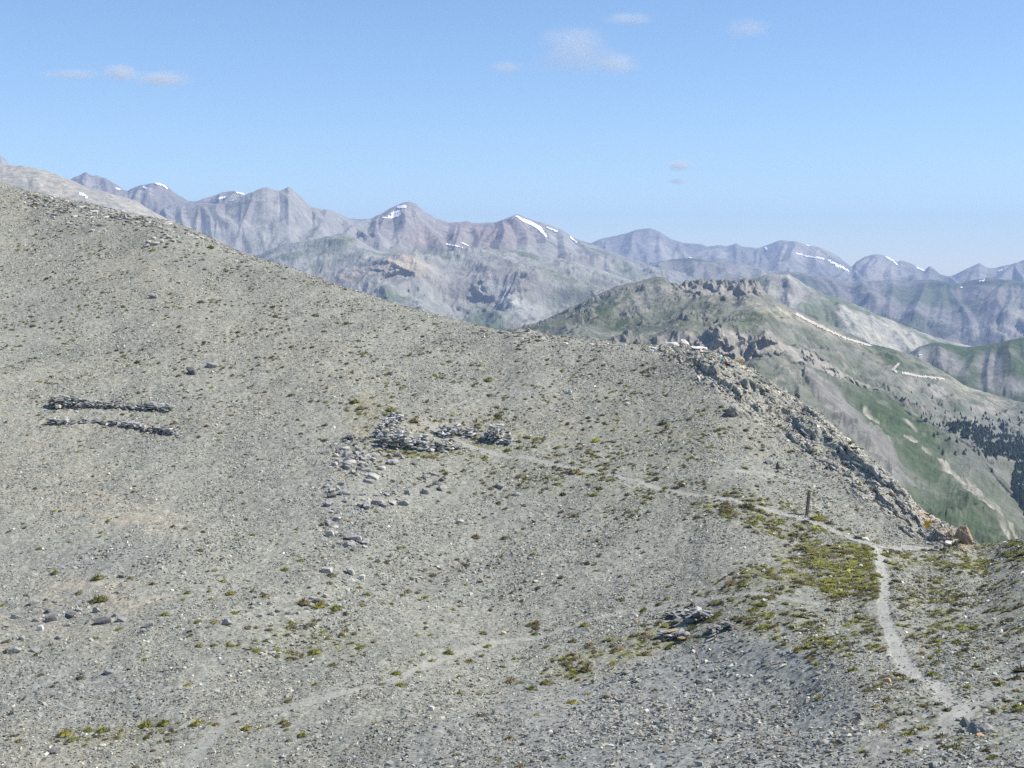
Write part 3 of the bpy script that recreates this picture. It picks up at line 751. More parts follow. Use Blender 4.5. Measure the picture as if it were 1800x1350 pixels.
# rocky spur: broken strata slabs
rg = np.random.default_rng(12)
a0, b0 = G.at(1230, 640), G.at(1640, 930)
rd = (b0 - a0).normalized()
def slab_frame(n, rg, sd=.22):
    Xa = np.array(rd)[None] + rg.normal(0, sd, (n, 3)); Xa /= np.linalg.norm(Xa, axis=1, keepdims=True)
    up = np.array([.42, .10, 1.0])[None] + rg.normal(0, sd, (n, 3))
    Ya = np.cross(up, Xa); Ya /= np.linalg.norm(Ya, axis=1, keepdims=True)
    return np.stack([Xa, Ya, np.cross(Xa, Ya)], -1)
dsp = spur * (G.t < 7.5) * (.35 + 1.3 * sstep(-.2, .5, sp_n))
p, nn, ci, cj = sample(cells(dsp) * 9.0, rg)
s = .085 * np.exp(rg.normal(0, .55, len(p)))
S = np.stack([s * rg.uniform(1.4, 3.0, len(s)), s * rg.uniform(.6, 1.2, len(s)), s * rg.uniform(.7, 1.3, len(s))], 1)
cc = stone_cols(len(p), rg, .33, .34, .07, .05, .03)
ow = orange[ci, cj] > rg.random(len(p)) * 1.1
cc[ow] = np.array([.46, .31, .19]) * rg.uniform(.6, 1.15, (ow.sum(), 1))
outV = [scatter(SLAB, p - nn * (s * .1)[:, None], slab_frame(len(p), rg), S, cc, rg)]
# bigger ledges with shaded undersides
LEDGE = [(1262, 682, 1.6), (1283, 690, 1.5), (1303, 698, 1.2), (1290, 725, 1.5), (1350, 752, 1.2), (1372, 772, 1.4), (1392, 790, 1.2), (1330, 735, .9), (1412, 800, 1.2), (1420, 760, 1.6), (1445, 745, 1.4),
         (1455, 765, 1.7), (1470, 790, 1.6), (1490, 800, 2.0), (1510, 800, 1.9), (1525, 815, 2.1), (1545, 830, 2.0), (1490, 775, 1.5), (1520, 835, 1.4), (1460, 815, 1.2), (1480, 835, 1.1), (1560, 850, 1.5), (1575, 870, 1.4), (1400, 720, 1.2),
         (1430, 785, 1.2), (1385, 745, 1.0), (1540, 865, 1.0), (1640, 925, 1.2), (1655, 935, 1.2), (1665, 945, 1.0), (1670, 925, 1.2), (1610, 900, 1.1), (1360, 700, 1.1), (1340, 680, 1.0), (1400, 700, .9), (1475, 760, 1.0), (1320, 665, .7), (1225, 665, .6), (1235, 640, .6)]
lp = np.array([G.at(u, v) for u, v, _ in LEDGE]); ls = np.array([q for *_, q in LEDGE]) * .33
lS = np.stack([ls * rg.uniform(1.8, 2.8, len(ls)), ls * rg.uniform(.7, 1.0, len(ls)), ls * rg.uniform(.9, 1.4, len(ls))], 1)
lc = stone_cols(len(lp), rg, .31, .25, 0, .05)
outV.append(scatter(SLAB, lp - np.array([0, 0, .2]), slab_frame(len(lp), rg, .14), lS, lc, rg))
# rock ribs along the skyline of the slope
def rib(pts, n, smin, smax, seed, base=.29):
    rg2 = np.random.default_rng(seed)
    uu = np.interp(rg2.random(n), np.linspace(0, 1, len(pts)), [q[0] for q in pts]) + rg2.normal(0, 5, n)
    vv = np.interp(uu, [q[0] for q in pts], [q[1] for q in pts]) + np.abs(rg2.normal(0, 1, n)) * np.interp(uu, [q[0] for q in pts], [q[2] for q in pts])
    P = np.array([G.at(a, b) for a, b in zip(uu, vv)])
    s = rg2.uniform(smin, smax, n) ** 1.0
    N = np.tile([0, 0, 1.0], (n, 1)); R = frames(N, rg2.normal(0, .6, n), .22, rg2)
    S = np.stack([s * rg2.uniform(.9, 1.6, n), s * rg2.uniform(.6, 1, n), s * rg2.uniform(.8, 1.6, n)], 1)
    return scatter(SLAB, P, R, S, stone_cols(n, rg2, base, .3, .04, .04, .02), rg2)
outV.append(rib([(40, 336, 14), (100, 348, 16), (175, 362, 16), (230, 375, 9), (300, 392, 7)], 520, .12, .62, 41))
outV.append(rib([(300, 392, 5), (380, 424, 5), (430, 448, 8), (470, 458, 4)], 120, .1, .45, 42))
outV.append(rib([(870, 582, 5), (905, 579, 9), (960, 590, 8), (1100, 607, 4)], 130, .1, .42, 43))
outV.append(rib([(1130, 608, 5), (1200, 608, 8), (1280, 628, 7)], 120, .1, .42, 44, .36))
offs = np.cumsum([0] + [len(a[0]) for a in outV])
o = make_mesh('rock_outcrop', np.concatenate([a[0] for a in outV]), np.concatenate([a[1] + k for a, k in zip(outV, offs)]), M_STONE, np.concatenate([a[2] for a in outV]))
tag(o, 'broken rock ribs of tilted slabs along the spur and the crest of the slope', 'rock', kind='structure')

# ------------------------------------------------------------------ ruined dry-stone walls
def wall(label, base, thick, seed, sz=.34, base_col=.21, group=None, white=.02, heap=0.0, gap=.06, name='stone_wall'):
    """base: (u, v, height m) along the foot of the wall"""
    rg2 = np.random.default_rng(seed)
    pts = [(G.at(u, v), h) for u, v, h in base]
    P, S, Yw, Tl = [], [], [], []
    for (p0, h0), (p1, h1) in zip(pts[:-1], pts[1:]):
        L = (p1 - p0).length; yaw = math.atan2(p1.y - p0.y, p1.x - p0.x)
        nrm = Vector((-math.sin(yaw), math.cos(yaw), 0))
        zc = 0.0
        n_l = max(1, int(L / (sz * .78)))
        for a in range(n_l):
            f = (a + rg2.uniform(.1, .9)) / n_l
            h = h0 + (h1 - h0) * f; g = p0.lerp(p1, f)
            if rg2.random() < gap: continue
            h = h * rg2.uniform(.55, 1.25); k = 0; z = .04
            while z < max(h, .1) + rg2.uniform(-.1, .1):
                for off in (np.linspace(0, 1, max(2, int(thick / (sz * .9)))) if thick > .3 else [.5]):
                    w_ = thick * (1 - .35 * heap * z / max(h, .2))
                    q = g + nrm * (w_ * (off - .5) + thick * .5 + rg2.normal(0, .05 + .08 * heap)) + Vector((rg2.normal(0, .08), 0, 0))
                    gz = G.height(q.x, q.y)
                    P.append((q.x, q.y, max(gz, g.z - .1) + z + rg2.normal(0, .03)))
                    s = sz * .5 * math.exp(rg2.normal(0, .3))
                    S.append((s * 1.15, s * rg2.uniform(.7, 1), s * rg2.uniform(.9, 1.7) * 1.0)); Yw.append(yaw + rg2.normal(0, .35 + heap * .8)); Tl.append(1)
                z += sz * rg2.uniform(.24, .38); k += 1
    P = np.array(P); S = np.array(S); n = len(P)
    R = frames(np.tile([0, 0, 1.0], (n, 1)), np.array(Yw), .08 + .13 * heap, rg2)
    c = stone_cols(n, rg2, base_col, .28, white, .02, -.02)
    V, F, Cl = scatter(SLAB + BIG[:2], P, R, S * np.array([1.3, 1.15, .75]), c, rg2)
    o = make_mesh(name, V, F, M_STONE, Cl)
    tag(o, label, 'stone wall', group)
    return o
RG = 'remains of dry-stone walls on the slope'
wall('long low ruined dry-stone wall, upper of the two parallel ones on the slope', [(84, 718, .85), (110, 718, 1.15), (150, 718, .85), (180, 719, .65), (230, 719, .6), (270, 722, .5), (300, 725, .6)], .6, 61, .40, .27, RG, heap=.7, gap=.02, white=.05)
wall('low sagging row of wall stones, lower of the two parallel ones', [(82, 745, .45), (100, 748, .5), (130, 745, .4), (165, 742, .3), (200, 748, .35), (225, 752, .45), (255, 757, .42), (285, 763, .5), (314, 766, .5)], .5, 62, .44, .27, RG, heap=.6, gap=.03, white=.05)
hut = wall('thick ruined front wall of the old stone hut, tallest at one end', [(666, 786, 1.1), (685, 788, 1.5), (710, 790, 1.6), (735, 792, 1.3), (760, 793, .85), (785, 793, .6), (808, 790, .35)], 1.1, 63, .42, .34, RG, white=.06, heap=.8)
wall('collapsed side wall of the stone hut climbing uphill from its front wall', [(678, 774, .8), (690, 756, .8), (702, 744, .7), (714, 735, .5)], .9, 64, .40, .34, RG, heap=.9)
wall('tumbled stone pile in the middle of the ruined hut', [(778, 770, .8), (800, 766, 1.3), (815, 764, 1.1), (830, 770, .5)], .9, 65, .46, .34, RG, white=.06, heap=1.0)
wall('tumbled stone pile at the outer end of the ruined hut', [(846, 777, 1.0), (866, 776, 1.4), (882, 778, 1.0), (897, 782, .5)], .8, 66, .46, .34, RG, white=.06, heap=1.0)
wall('small heap of dark stones beside the hut end of the block field', [(602, 776, .3), (620, 774, .5), (640, 777, .3)], .6, 67, .36, .26, RG, heap=1.0)
wall('dark low wall remnant above the lower one beside the turf patch', [(1172, 1084, .3), (1200, 1092, .55), (1222, 1095, .65), (1245, 1088, .5), (1262, 1084, .4)], .6, 68, .55, .26, RG, heap=.9, gap=.2, white=.03)
wall('dark low wall remnant below the other one beside the turf patch', [(1158, 1120, .25), (1180, 1122, .5), (1200, 1125, .55), (1222, 1118, .45)], .5, 69, .52, .24, RG, heap=.9, gap=.2, white=.03)
wall('short mossy end of a wall remnant next to the turf patch', [(1240, 1114, .35), (1262, 1114, .5), (1282, 1108, .35)], .4, 70, .45, .26, RG, heap=.9, gap=.25)

# ------------------------------------------------------------------ boulders: each one a thing
def boulder_mesh(i, kind):
    V, F = (BIG if kind == 'b' else SLAB)[i]
    V = V.copy()
    me = bpy.data.meshes.new('boulder')
    me.from_pydata(V.tolist(), [], F.tolist()); me.update()
    return me
def rock_mat(name, col):
    return flat_mat(name, col, 2.5, .28, .9, .06)
RM = {'g': rock_mat('grey_rock', (.29, .285, .27)), 'd': rock_mat('dark_rock', (.13, .13, .13)), 'w': rock_mat('white_rock', (.62, .60, .54)), 'o': rock_mat('ochre_rock', (.47, .32, .19)),
      'y': rock_mat('cream_rock', (.58, .50, .33)), 'p': rock_mat('pale_rock', (.40, .38, .34))}
BMESH = {}
def boulder(u, v, wpx, hpx, tone, label, group=None, kind='b', name='boulder', yaw=None):
    i = random.randrange(len(BIG) if kind == 'b' else len(SLAB))
    key = (i, kind, tone)
    if key not in BMESH:
        BMESH[key] = boulder_mesh(i, kind); BMESH[key].materials.append(RM[tone])
    o = bpy.data.objects.new(name, BMESH[key]); C.collection.objects.link(o)
    p = G.at(u, v + hpx * .3)
    k = p.y / FPX
    a = wpx * k * .6; h = hpx * k * .74
    o.scale = (a, a * random.uniform(.7, 1.0), h / (.6 if kind == 'b' else .26))
    if kind == 's': o.scale.z = min(o.scale.z, a * 2.2)
    o.location = (p.x, p.y, G.height(p.x, p.y) + h * .3)
    n = G.normal(p.x, p.y, 1.6)
    q = Vector((0, 0, 1)).lerp(n, .7).rotation_difference(Vector((0, 0, 1))).inverted()
    o.rotation_mode = 'QUATERNION'
    o.rotation_quaternion = q @ Matrix.Rotation(random.uniform(-.5, .5) if yaw is None else yaw, 3, 'Z').to_quaternion()
    tag(o, label, 'boulder', group)
    return o
B = boulder
def crag(u, v, wpx, hpx, col, label, seed, name='boulder'):
    bm = bmesh.new(); bmesh.ops.create_icosphere(bm, subdivisions=4, radius=1.0)
    r = random.Random(seed)
    planes = [(Vector((r.gauss(0, 1), r.gauss(0, 1), r.gauss(0, .8))).normalized(), r.uniform(.62, .92)) for _ in range(13)]
    V = np.array([q.co for q in bm.verts])
    for nrm, d in planes:
        k = V @ np.array(nrm); V = V - np.maximum(k - d, 0)[:, None] * np.array(nrm)[None]
    f = .10 * (ridged(V[:, 0] * 2 + V[:, 2] * 1.1, V[:, 1] * 2 + V[:, 2] * 1.7, 4, seed) - .8) + .05 * fbm(V[:, 0] * 6 + V[:, 2] * 3, V[:, 1] * 6 - V[:, 2] * 4, 3, seed + 2)
    V = V * (1 + f)[:, None]
    for q, c in zip(bm.verts, V): q.co = c
    o = bpy.data.objects.new(name, bpy.data.meshes.new(name)); bm.to_mesh(o.data); bm.free(); C.collection.objects.link(o)
    o.data.materials.append(flat_mat(name + '_rock', col, 1.6, .38, .92, .12))
    p = G.at(u, v + hpx * .3); k = p.y / FPX
    a = wpx * k * .62; h = hpx * k * .75
    o.scale = (a, a * .85, h); o.location = (p.x, p.y, G.height(p.x, p.y) + h * .25); o.rotation_euler = (0, r.uniform(-.15, .15), r.uniform(-.4, .4))
    tag(o, label, 'boulder')
B(335, 653, 24, 11, 'd', 'flat dark slab above the long wall, lower of a pair', kind='s')
B(373, 642, 21, 12, 'g', 'smooth dark boulder above the long wall, upper of a pair')
B(268, 521, 18, 8, 'g', 'lone flat grey boulder high on the bare slope', kind='s')
B(741, 771, 12, 9, 'w', 'white block set in the front wall of the ruined hut')
crag(1725, 1281, 44, 26, (.26, .255, .24), 'big grey boulder beside the short path branch in the lower corner', 71)
B(1722, 1293, 17, 10, 'o', 'small orange stone leaning on the big grey boulder')
crag(1297, 629, 20, 11, (.50, .42, .28), 'cream coloured boulder on the crest behind the seated person', 75)
crag(1203, 601, 15, 14, (.58, .55, .47), 'upright whitish rock on the crest of the spur', 72)
B(1183, 605, 26, 6, 'w', 'long white slab beside the upright whitish rock on the crest', kind='s', yaw=.1)
B(1228, 612, 26, 5, 'w', 'thin white slab on the crest between the whitish rock and the person', kind='s', yaw=.2)
crag(1695, 942, 26, 32, (.30, .225, .155), 'orange rock tower at the foot of the spur', 73)
B(1680, 950, 18, 10, 'y', 'cream stone at the foot of the orange rock tower')
B(1672, 955, 22, 6, 'w', 'white slab lying at the end of the spur by the turf', kind='s')
crag(1290, 722, 26, 20, (.25, .24, .21), 'large dark faced boulder half way down the spur', 74)
B(1401, 692, 12, 10, 'd', 'blackish rock standing on the crest of the spur')
B(1366, 820, 8, 16, 'd', 'narrow black rock above the wooden post')
B(1352, 811, 16, 10, 'g', 'grey flat rock next to the narrow black rock')
B(885, 1113, 11, 7, 'y', 'single yellowish stone on the bare scree')
B(758, 1246, 12, 10, 'w', 'white block on the scree below the curving footpath')
B(722, 1260, 18, 10, 'g', 'grey boulder left of the white block on the lower scree')
B(688, 1269, 14, 6, 'd', 'small dark slab near the white block on the lower scree', kind='s')
B(1431, 898, 6, 6, 'w', 'small white stone at the foot of the wooden post')
B(958, 1243, 7, 7, 'w', 'small white stone in the grey coarse scree')
B(1560, 1198, 16, 11, 'o', 'tan stone among grass beside the trodden footpath')
B(1510, 944, 20, 5, 'd', 'flat dark stones edging the path at the saddle', kind='s')
B(1522, 947, 16, 5, 'w', 'flat whitish stone edging the path at the saddle', kind='s')
B(1560, 986, 12, 10, 'p', 'pale grey stone beside the path just below the saddle')
B(90, 1322, 28, 6, 'd', 'long dark slab low on the slope', kind='s')
B(192, 1180, 18, 11, 'g', 'grey boulder alone below the boulder band')
B(20, 1253, 10, 10, 'd', 'black angular stone low at the picture edge')
B(29, 1082, 20, 11, 'p', 'pale grey boulder at the outer end of the boulder band')
B(72, 1104, 12, 12, 'w', 'white rounded boulder in the boulder band')
B(60, 1058, 18, 12, 'g', 'grey boulder on the upper edge of the boulder band')
B(180, 1092, 28, 12, 'd', 'largest dark slab of the boulder band', kind='s')
B(25, 1143, 24, 13, 'g', 'broad grey boulder below the boulder band')
B(637, 1015, 12, 11, 'w', 'white boulder, one of two next to a grey slab below the block field')
B(616, 1022, 15, 12, 'w', 'larger white boulder, one of two below the block field')
B(614, 1004, 24, 12, 'p', 'wide pale slab above two white boulders', kind='s')
B(577, 1003, 24, 12, 'p', 'pale tilted slab with grass under its edge', kind='s')
B(632, 948, 9, 11, 'w', 'small white block inside the lower block field')
B(558, 1057, 14, 9, 'd', 'dark stone in the grassy strip of the lower slope')
B(398, 1094, 19, 14, 'g', 'rounded grey boulder with dark side, alone on the lower scree')
B(1002, 688, 8, 8, 'w', 'small white stone on the upper open slope')
B(912, 868, 10, 6, 'w', 'flat whitish stone on the open slope')
B(882, 855, 16, 7, 'g', 'flat grey stone on the open slope beyond the block field', kind='s')
B(808, 917, 14, 8, 'p', 'pale grey stone alone beside the block field', kind='s')
for u, v, a, b in [(215, 1087, 18, 15), (252, 1106, 10, 14), (263, 1097, 18, 12), (126, 1082, 22, 9), (92, 1087, 20, 10), (63, 1090, 12, 9), (168, 1073, 14, 13), (104, 1120, 16, 7), (62, 1142, 18, 9), (205, 1080, 12, 9), (139, 1072, 12, 8), (84, 1075, 10, 8), (118, 1098, 14, 7), (40, 1120, 14, 8), (12, 1100, 10, 8)]:
    B(u, v, a * 1.05, b * 1.0, random.choice('ggd'), 'grey boulder lying in the boulder band below the bare ochre patch', 'boulders of the band below the ochre patch', kind=random.choice('bs'))
for u, v, a, b in [(258, 432, 12, 5), (272, 428, 18, 7), (284, 424, 12, 6), (270, 418, 10, 6), (296, 417, 12, 5), (304, 423, 12, 5), (318, 425, 8, 4), (290, 412, 10, 4), (262, 424, 8, 4), (312, 416, 8, 4)]:
    B(u, v, a, b, 'p', 'pale slab of the small rock cluster near the top of the slope', 'slabs of the rock cluster near the top', kind='s')
rb = random.Random(5)
FIELD = [(570, 790), (660, 770), (700, 800), (760, 830), (810, 850), (790, 880), (740, 885), (690, 890), (660, 940), (620, 1000), (570, 985), (575, 880)]
n = 0
fixed = [(710, 884, 18, 11), (716, 866, 12, 10), (748, 864, 17, 13), (778, 858, 20, 12), (766, 848, 12, 9), (605, 866, 20, 10), (648, 846, 22, 9), (692, 845, 11, 7), (592, 858, 14, 10), (593, 911, 14, 9), (650, 800, 12, 7), (610, 808, 14, 9), (630, 790, 12, 9), (668, 798, 10, 9), (596, 826, 10, 7), (574, 917, 12, 8)]
for u, v, a, b in fixed:
    B(u, v, a, b, 'g', 'larger grey block in the block field below the ruined hut', 'larger blocks of the block field below the hut')
cen = [(rb.uniform(570, 790), rb.uniform(770, 960)) for _ in range(26)]
while n < 195:
    cu_, cv_ = rb.choice(cen)
    u, v = rb.gauss(cu_, 13), rb.gauss(cv_, 9)
    if not inpoly(np.array([u]), np.array([v]), FIELD)[0]: continue
    if rb.random() > (1.0 if v < 900 else .45): continue
    a = min(22, 5.5 + rb.expovariate(1 / 4.2))
    B(u, v, a, a * rb.uniform(.35, .75), rb.choice('gggggppd'), 'small loose block in the block field below the ruined hut', 'small blocks of the block field below the hut', kind=rb.choice('bsss'), yaw=rb.uniform(-1.4, 1.4))
    n += 1
for k in range(26):
    u = rb.uniform(430, 600); v = 1058 + rb.gauss(0, 16) + (u - 430) * .05
    a = rb.uniform(6, 13)
    B(u, v, a, a * rb.uniform(.5, .8), rb.choice('ggdp'), 'small stone of the strip around the grassy step', 'stones along the grassy step')

# ------------------------------------------------------------------ grass
def tuft_proto(seed, nb=46):
    r = random.Random(seed); V, F, K = [], [], []
    # cushion: low lumpy dome
    rings, seg = 4, 10
    ph = [r.uniform(.75, 1.15) for _ in range(seg)]
    for i in range(rings):
        th = (i + .35) / rings * math.pi / 2
        for j in range(seg):
            a = j / seg * 6.283
            rad = math.cos(math.pi / 2 - th) * ph[j] * r.uniform(.85, 1.1)
            V.append((rad * math.cos(a), rad * .8 * math.sin(a), .42 * math.cos(th) * r.uniform(.8, 1.15) - .04)); K.append(r.uniform(.6, 1.0))
    for i in range(rings - 1):
        for j in range(seg):
            a, b = i * seg + j, i * seg + (j + 1) % seg
            F += [(a, a + seg, b + seg), (a, b + seg, b)]
    F += [(0, j, j + 1) for j in range(1, seg - 1)]
    for _ in range(nb):
        a = r.uniform(0, 6.283); rr = math.sqrt(r.random()) * .9
        x, y = rr * math.cos(a), rr * .8 * math.sin(a); h = r.uniform(.3, .62) * (1.15 - .6 * rr)
        ln = .30 * rr + .12; t = a + 1.57; wd = r.uniform(.05, .09); k = r.uniform(.7, 1.7)
        base = len(V); z0 = .30 * (1 - rr * rr)
        V += [(x - wd * math.cos(t), y - wd * math.sin(t), z0), (x + wd * math.cos(t), y + wd * math.sin(t), z0), (x + ln * math.cos(a), y + ln * math.sin(a), z0 + h)]
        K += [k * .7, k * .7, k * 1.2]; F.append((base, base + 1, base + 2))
    return np.array(V), np.array(F), np.array(K)
TUFT = [tuft_proto(700 + i) for i in range(8)]
def scatter_tufts(P, N, S, colr, rg):
    pid = rg.integers(0, len(TUFT), len(P)); Vs, Fs, Cs = [], [], []; off = 0
    R = frames(N * .6 + np.array([0, 0, .4]), rg.uniform(0, 6.28, len(P)), .08, rg)
    for k, (V, F, K) in enumerate(TUFT):
        m = np.where(pid == k)[0]
        if not len(m): continue
        W = np.einsum('nij,nvj->nvi', R[m], V[None] * S[m][:, None, :]) + P[m][:, None, :]
        Vs.append(W.reshape(-1, 3)); Fs.append((F[None] + (off + np.arange(len(m)) * len(V))[:, None, None]).reshape(-1, 3))
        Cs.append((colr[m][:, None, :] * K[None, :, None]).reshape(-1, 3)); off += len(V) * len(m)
    return np.concatenate(Vs), np.concatenate(Fs), np.concatenate(Cs)
M_GRASS = col_mat('grass', scale=2.0, var=.25, rough=.9)
rg = np.random.default_rng(21)
pat = sstep(-.25, .45, fbm(X / 5, Y / 5, 4, 131))
hill = np.maximum.reduce([blob(U1, V1, 620, 640, 300, 150, 20), blob(U1, V1, 950, 760, 330, 190, 15), blob(U1, V1, 200, 560, 330, 200, 15) * .75, blob(U1, V1, 750, 1030, 330, 140) * .6, blob(U1, V1, 1250, 800, 200, 120, 20) * .8, np.full_like(X, .12)])
dt = (1.5 * hill * pat + 16.0 * turf * (.3 + .7 * pat) * (Y < 130) + 1.5 * turf + .5 * spur * pat) * (1 - pmask) * (1 - .75 * coarse) * np.interp(Y, [40, 110, 230], [1, 1, .75])
p, nn, ci, cj = sample(cells(dt), rg)
tv = turf[ci, cj]
s = (.15 + .08 * rg.random(len(p))) * np.exp(rg.normal(0, .3, len(p))) * (1 - .15 * tv)
S = np.stack([s * (1 + .5 * tv), s * (1 + .5 * tv), s * rg.uniform(.6, 1.0, len(p)) * (1 - .35 * tv)], 1)
base = np.where(rg.random((len(p), 1)) < .25 + .7 * tv[:, None], np.array([[.175, .178, .046]]), np.array([[.120, .108, .062]]))
brown = rg.random(len(p)) < .15; base[brown] = [.155, .125, .07]
cc = base * np.exp(rg.normal(0, .22, (len(p), 1)))
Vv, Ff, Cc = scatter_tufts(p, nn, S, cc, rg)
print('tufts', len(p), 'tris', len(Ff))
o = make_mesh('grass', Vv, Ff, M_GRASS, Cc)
tag(o, 'sparse olive grass and cushion plants dotted over the scree and turf', 'grass', kind='stuff')

TM = {}
def tussock(u, v, wpx, label, tone='g', group=None):
    i = random.randrange(len(TUFT)); key = (i, tone)
    if key not in TM:
        V, F, K = TUFT[i]
        col = {'g': (.155, .160, .035), 'y': (.22, .20, .05), 'b': (.165, .135, .06), 'd': (.09, .10, .03)}[tone]
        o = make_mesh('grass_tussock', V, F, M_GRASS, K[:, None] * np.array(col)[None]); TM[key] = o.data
    else:
        o = bpy.data.objects.new('grass_tussock', TM[key]); C.collection.objects.link(o)
    p = G.at(u, v + wpx * .2); a = wpx * p.y / FPX * .62
    o.location = (p.x, p.y, p.z - .02); o.scale = (a, a, a * random.uniform(.9, 1.25)); o.rotation_euler = (0, 0, random.uniform(-.6, .6))
    tag(o, label, 'grass tussock', group)
T = tussock
T(371, 434, 12, 'dark green tussock standing alone near the crest of the slope', 'd')
T(1315, 886, 24, 'round dark green tussock between the upper footpath and the wooden post', 'd')
T(175, 1051, 26, 'large low green tussock at the end of the bare ochre patch', 'd')
T(688, 718, 18, 'green tussock just uphill of the collapsed hut wall')
T(790, 1145, 20, 'large green tussock below the curving footpath', 'g')
T(729, 738, 18, 'olive tussock on the bare floor inside the ruined hut', 'b')
T(555, 1143, 22, 'yellow green tussock on the lower slope below the grassy step', 'y')
T(533, 1057, 22, 'rusty brown tussock on the grassy step', 'b')
T(1010, 826, 22, 'brown tussock on the edge of the upper footpath', 'b')
T(138, 1041, 12, 'round brown tussock in the middle of the bare ochre patch', 'b')
T(1078, 842, 13, 'bright green tussock on the upper footpath', 'g')
T(1440, 908, 26, 'low green turf cushion at the foot of the wooden post', 'y')
GEN = [(70,963,10),(97,1005,14),(172,1013,20),(230,1014,10),(5,1063,12),(352,966,12),(378,1001,10),(392,1020,13),(405,1041,15),(330,1040,12),(322,1053,8),(290,1078,14),(348,1092,14),(376,1092,12),(313,1101,9),(335,1116,12),(350,1133,13),(376,1132,11),(165,1122,12),(210,1104,13),(501,1000,14),(528,984,12),(450,1102,10),(510,1093,12),(552,1089,12),(560,1063,22),(590,1067,20),(330,1202,14),(555,1202,14),(507,1231,16),(380,1272,13),(435,1278,18),(458,1279,12),(499,1267,16),(474,1274,9),(505,1281,9),(532,1290,18),(508,1300,10),(288,1268,24),(258,1272,26),(348,1268,22),(156,1282,18),(180,1282,20),(115,1287,24),(126,1298,16),(150,1309,11),(299,1300,13),(256,1298,10),(280,1304,8),(33,1301,14),(412,1076,12),(467,1045,16),(445,1038,12),
 (646,1043,14),(636,1062,12),(689,1060,9),(673,1060,9),(708,1044,9),(796,1070,10),(749,1048,11),(759,1160,13),(743,1150,10),(720,1162,9),(697,1181,16),(672,1201,14),(705,1202,18),(737,1180,12),(857,1134,14),(825,1160,20),(897,1195,18),(935,1208,19),(915,1199,12),(961,1198,20),(961,1136,12),(991,1157,18),(1027,1096,15),(1007,1125,14),(1132,1071,16),(1173,1051,12),(1160,1060,11),(1003,1174,13),(1032,1172,26),(1080,1163,18),(1137,1146,18),(1177,1135,18),(1005,1233,20),(1033,1219,12),(942,1255,10),(848,1151,9),(895,1296,18),(988,1332,12),(915,1346,18),(876,1335,13),(808,1217,12),(842,1219,14),(874,1217,10),(620,1129,9),(632,1137,14),(607,1106,10),(733,1116,10),(757,1115,10),(849,1112,14),(942,1112,12),(661,1270,10),
 (1059,832,13),(1055,857,13),(1045,868,11),(1165,862,12),(625,704,16),(634,716,14),(666,712,9),(680,728,12),(700,724,10),(828,763,8),(835,770,10),(927,767,12),(912,775,10),(955,770,10),(940,784,10),(765,739,9),(840,746,12),(752,751,7),(852,803,12),(893,790,13),(913,786,12),(387,760,10),(363,748,10),(512,693,10),(415,940,9),(178,935,9),(445,938,9),(62,857,8),(405,878,9),(1437,1166,16),(1404,1140,22),(1425,1120,16),(1380,1130,14),(1540,1135,14),(1640,1182,18),(1500,1175,18),(1440,1225,16),(1560,1228,18),(1700,1140,18),(1625,1280,20),(1590,1290,16),(1660,1310,18),(1520,1320,22),(1470,1310,14),(1540,1240,14),(1760,1200,20),(1790,1240,22),(1745,1330,20),(1690,1325,16)]
for u, v, a in GEN:
    tussock(u, v, a, 'small olive green grass tussock growing singly on the grey scree', random.choice('ggyb' if v > 900 else 'gbd'), 'single grass tussocks on the scree')

# ------------------------------------------------------------------ snow patches on the peaks
def snow(L, poly, label, lift=4.0, group=None):
    U, V = L.px()
    cu = (U[:-1, :-1] + U[1:, 1:]) * .5; cv = (V[:-1, :-1] + V[1:, 1:]) * .5
    m = (L.t[:-1, :-1] <= L.sky + .12)
    if isinstance(poly[0], tuple) and len(poly[0]) == 3: m &= seg_dist(cu, cv, poly) < 1
    else: m &= inpoly(cu, cv, poly)
    todo = set(map(tuple, np.argwhere(m))); best = set()
    while todo:
        st = [todo.pop()]; comp = set(st)
        while st:
            i, j = st.pop()
            for q in ((i + 1, j), (i - 1, j), (i, j + 1), (i, j - 1)):
                if q in todo: todo.remove(q); comp.add(q); st.append(q)
        if len(comp) > len(best): best = comp
    m = np.zeros_like(m)
    for q in best: m[q] = True
    Vp, Fp = submesh(L, m, lift)
    if Vp is None: print('no snow', label); return
    o = make_mesh('snow_patch', Vp, Fp, M_SNOW, smooth=True)
    tag(o, label, 'snow patch', group)
snow(L2, [(908, 381, 1.56), (920, 388, 2.73), (935, 394, 3.12), (948, 402, 3.51), (960, 416, 1.95)], 'longest white snow streak running down from the summit of the last cone')
snow(L2, [(700, 365, 2.34), (712, 364, 2.34)], 'small snow patch at the very top of the cone shaped peak')
snow(L2, [(688, 376, 1.56), (700, 373, 2.34)], 'middle snow patch on the shoulder of the cone shaped peak')
snow(L2, [(682, 383, 1.56), (692, 381, 3.12), (703, 378, 1.95)], 'broad lower snow patch on the shoulder of the cone shaped peak')
snow(L2, [(673, 383.5, 1.25), (680, 383, 1.25)], 'tiny snow patch at the outer end of the cone peak shoulder')
snow(L2, [(783, 430, 0.94), (800, 433, 1.25), (815, 436, 1.17)], 'thin snow line in the reddish basin below the peaks')
snow(L2, [(835, 438, 1.56), (846, 436, 2.34), (842, 442, 1.17)], 'bright snow patch at the end of the reddish basin')
snow(L2, [(810, 428, 1.09), (825, 433, 0.94)], 'faint snow fleck above the thin snow line in the basin')
snow(L2, [(375, 352, 1.56), (392, 357, 1.95), (410, 352, 1.56)], 'curved snow band below the round peak beside the twin summits')
snow(L2, [(1003, 418, 1.56), (1014, 427, 1.40)], 'snow strip on the ridge descending from the last cone')
snow(L2, [(962, 401, 1.09), (980, 408, 1.25)], 'dotted snow along the ridge right below the last cone')
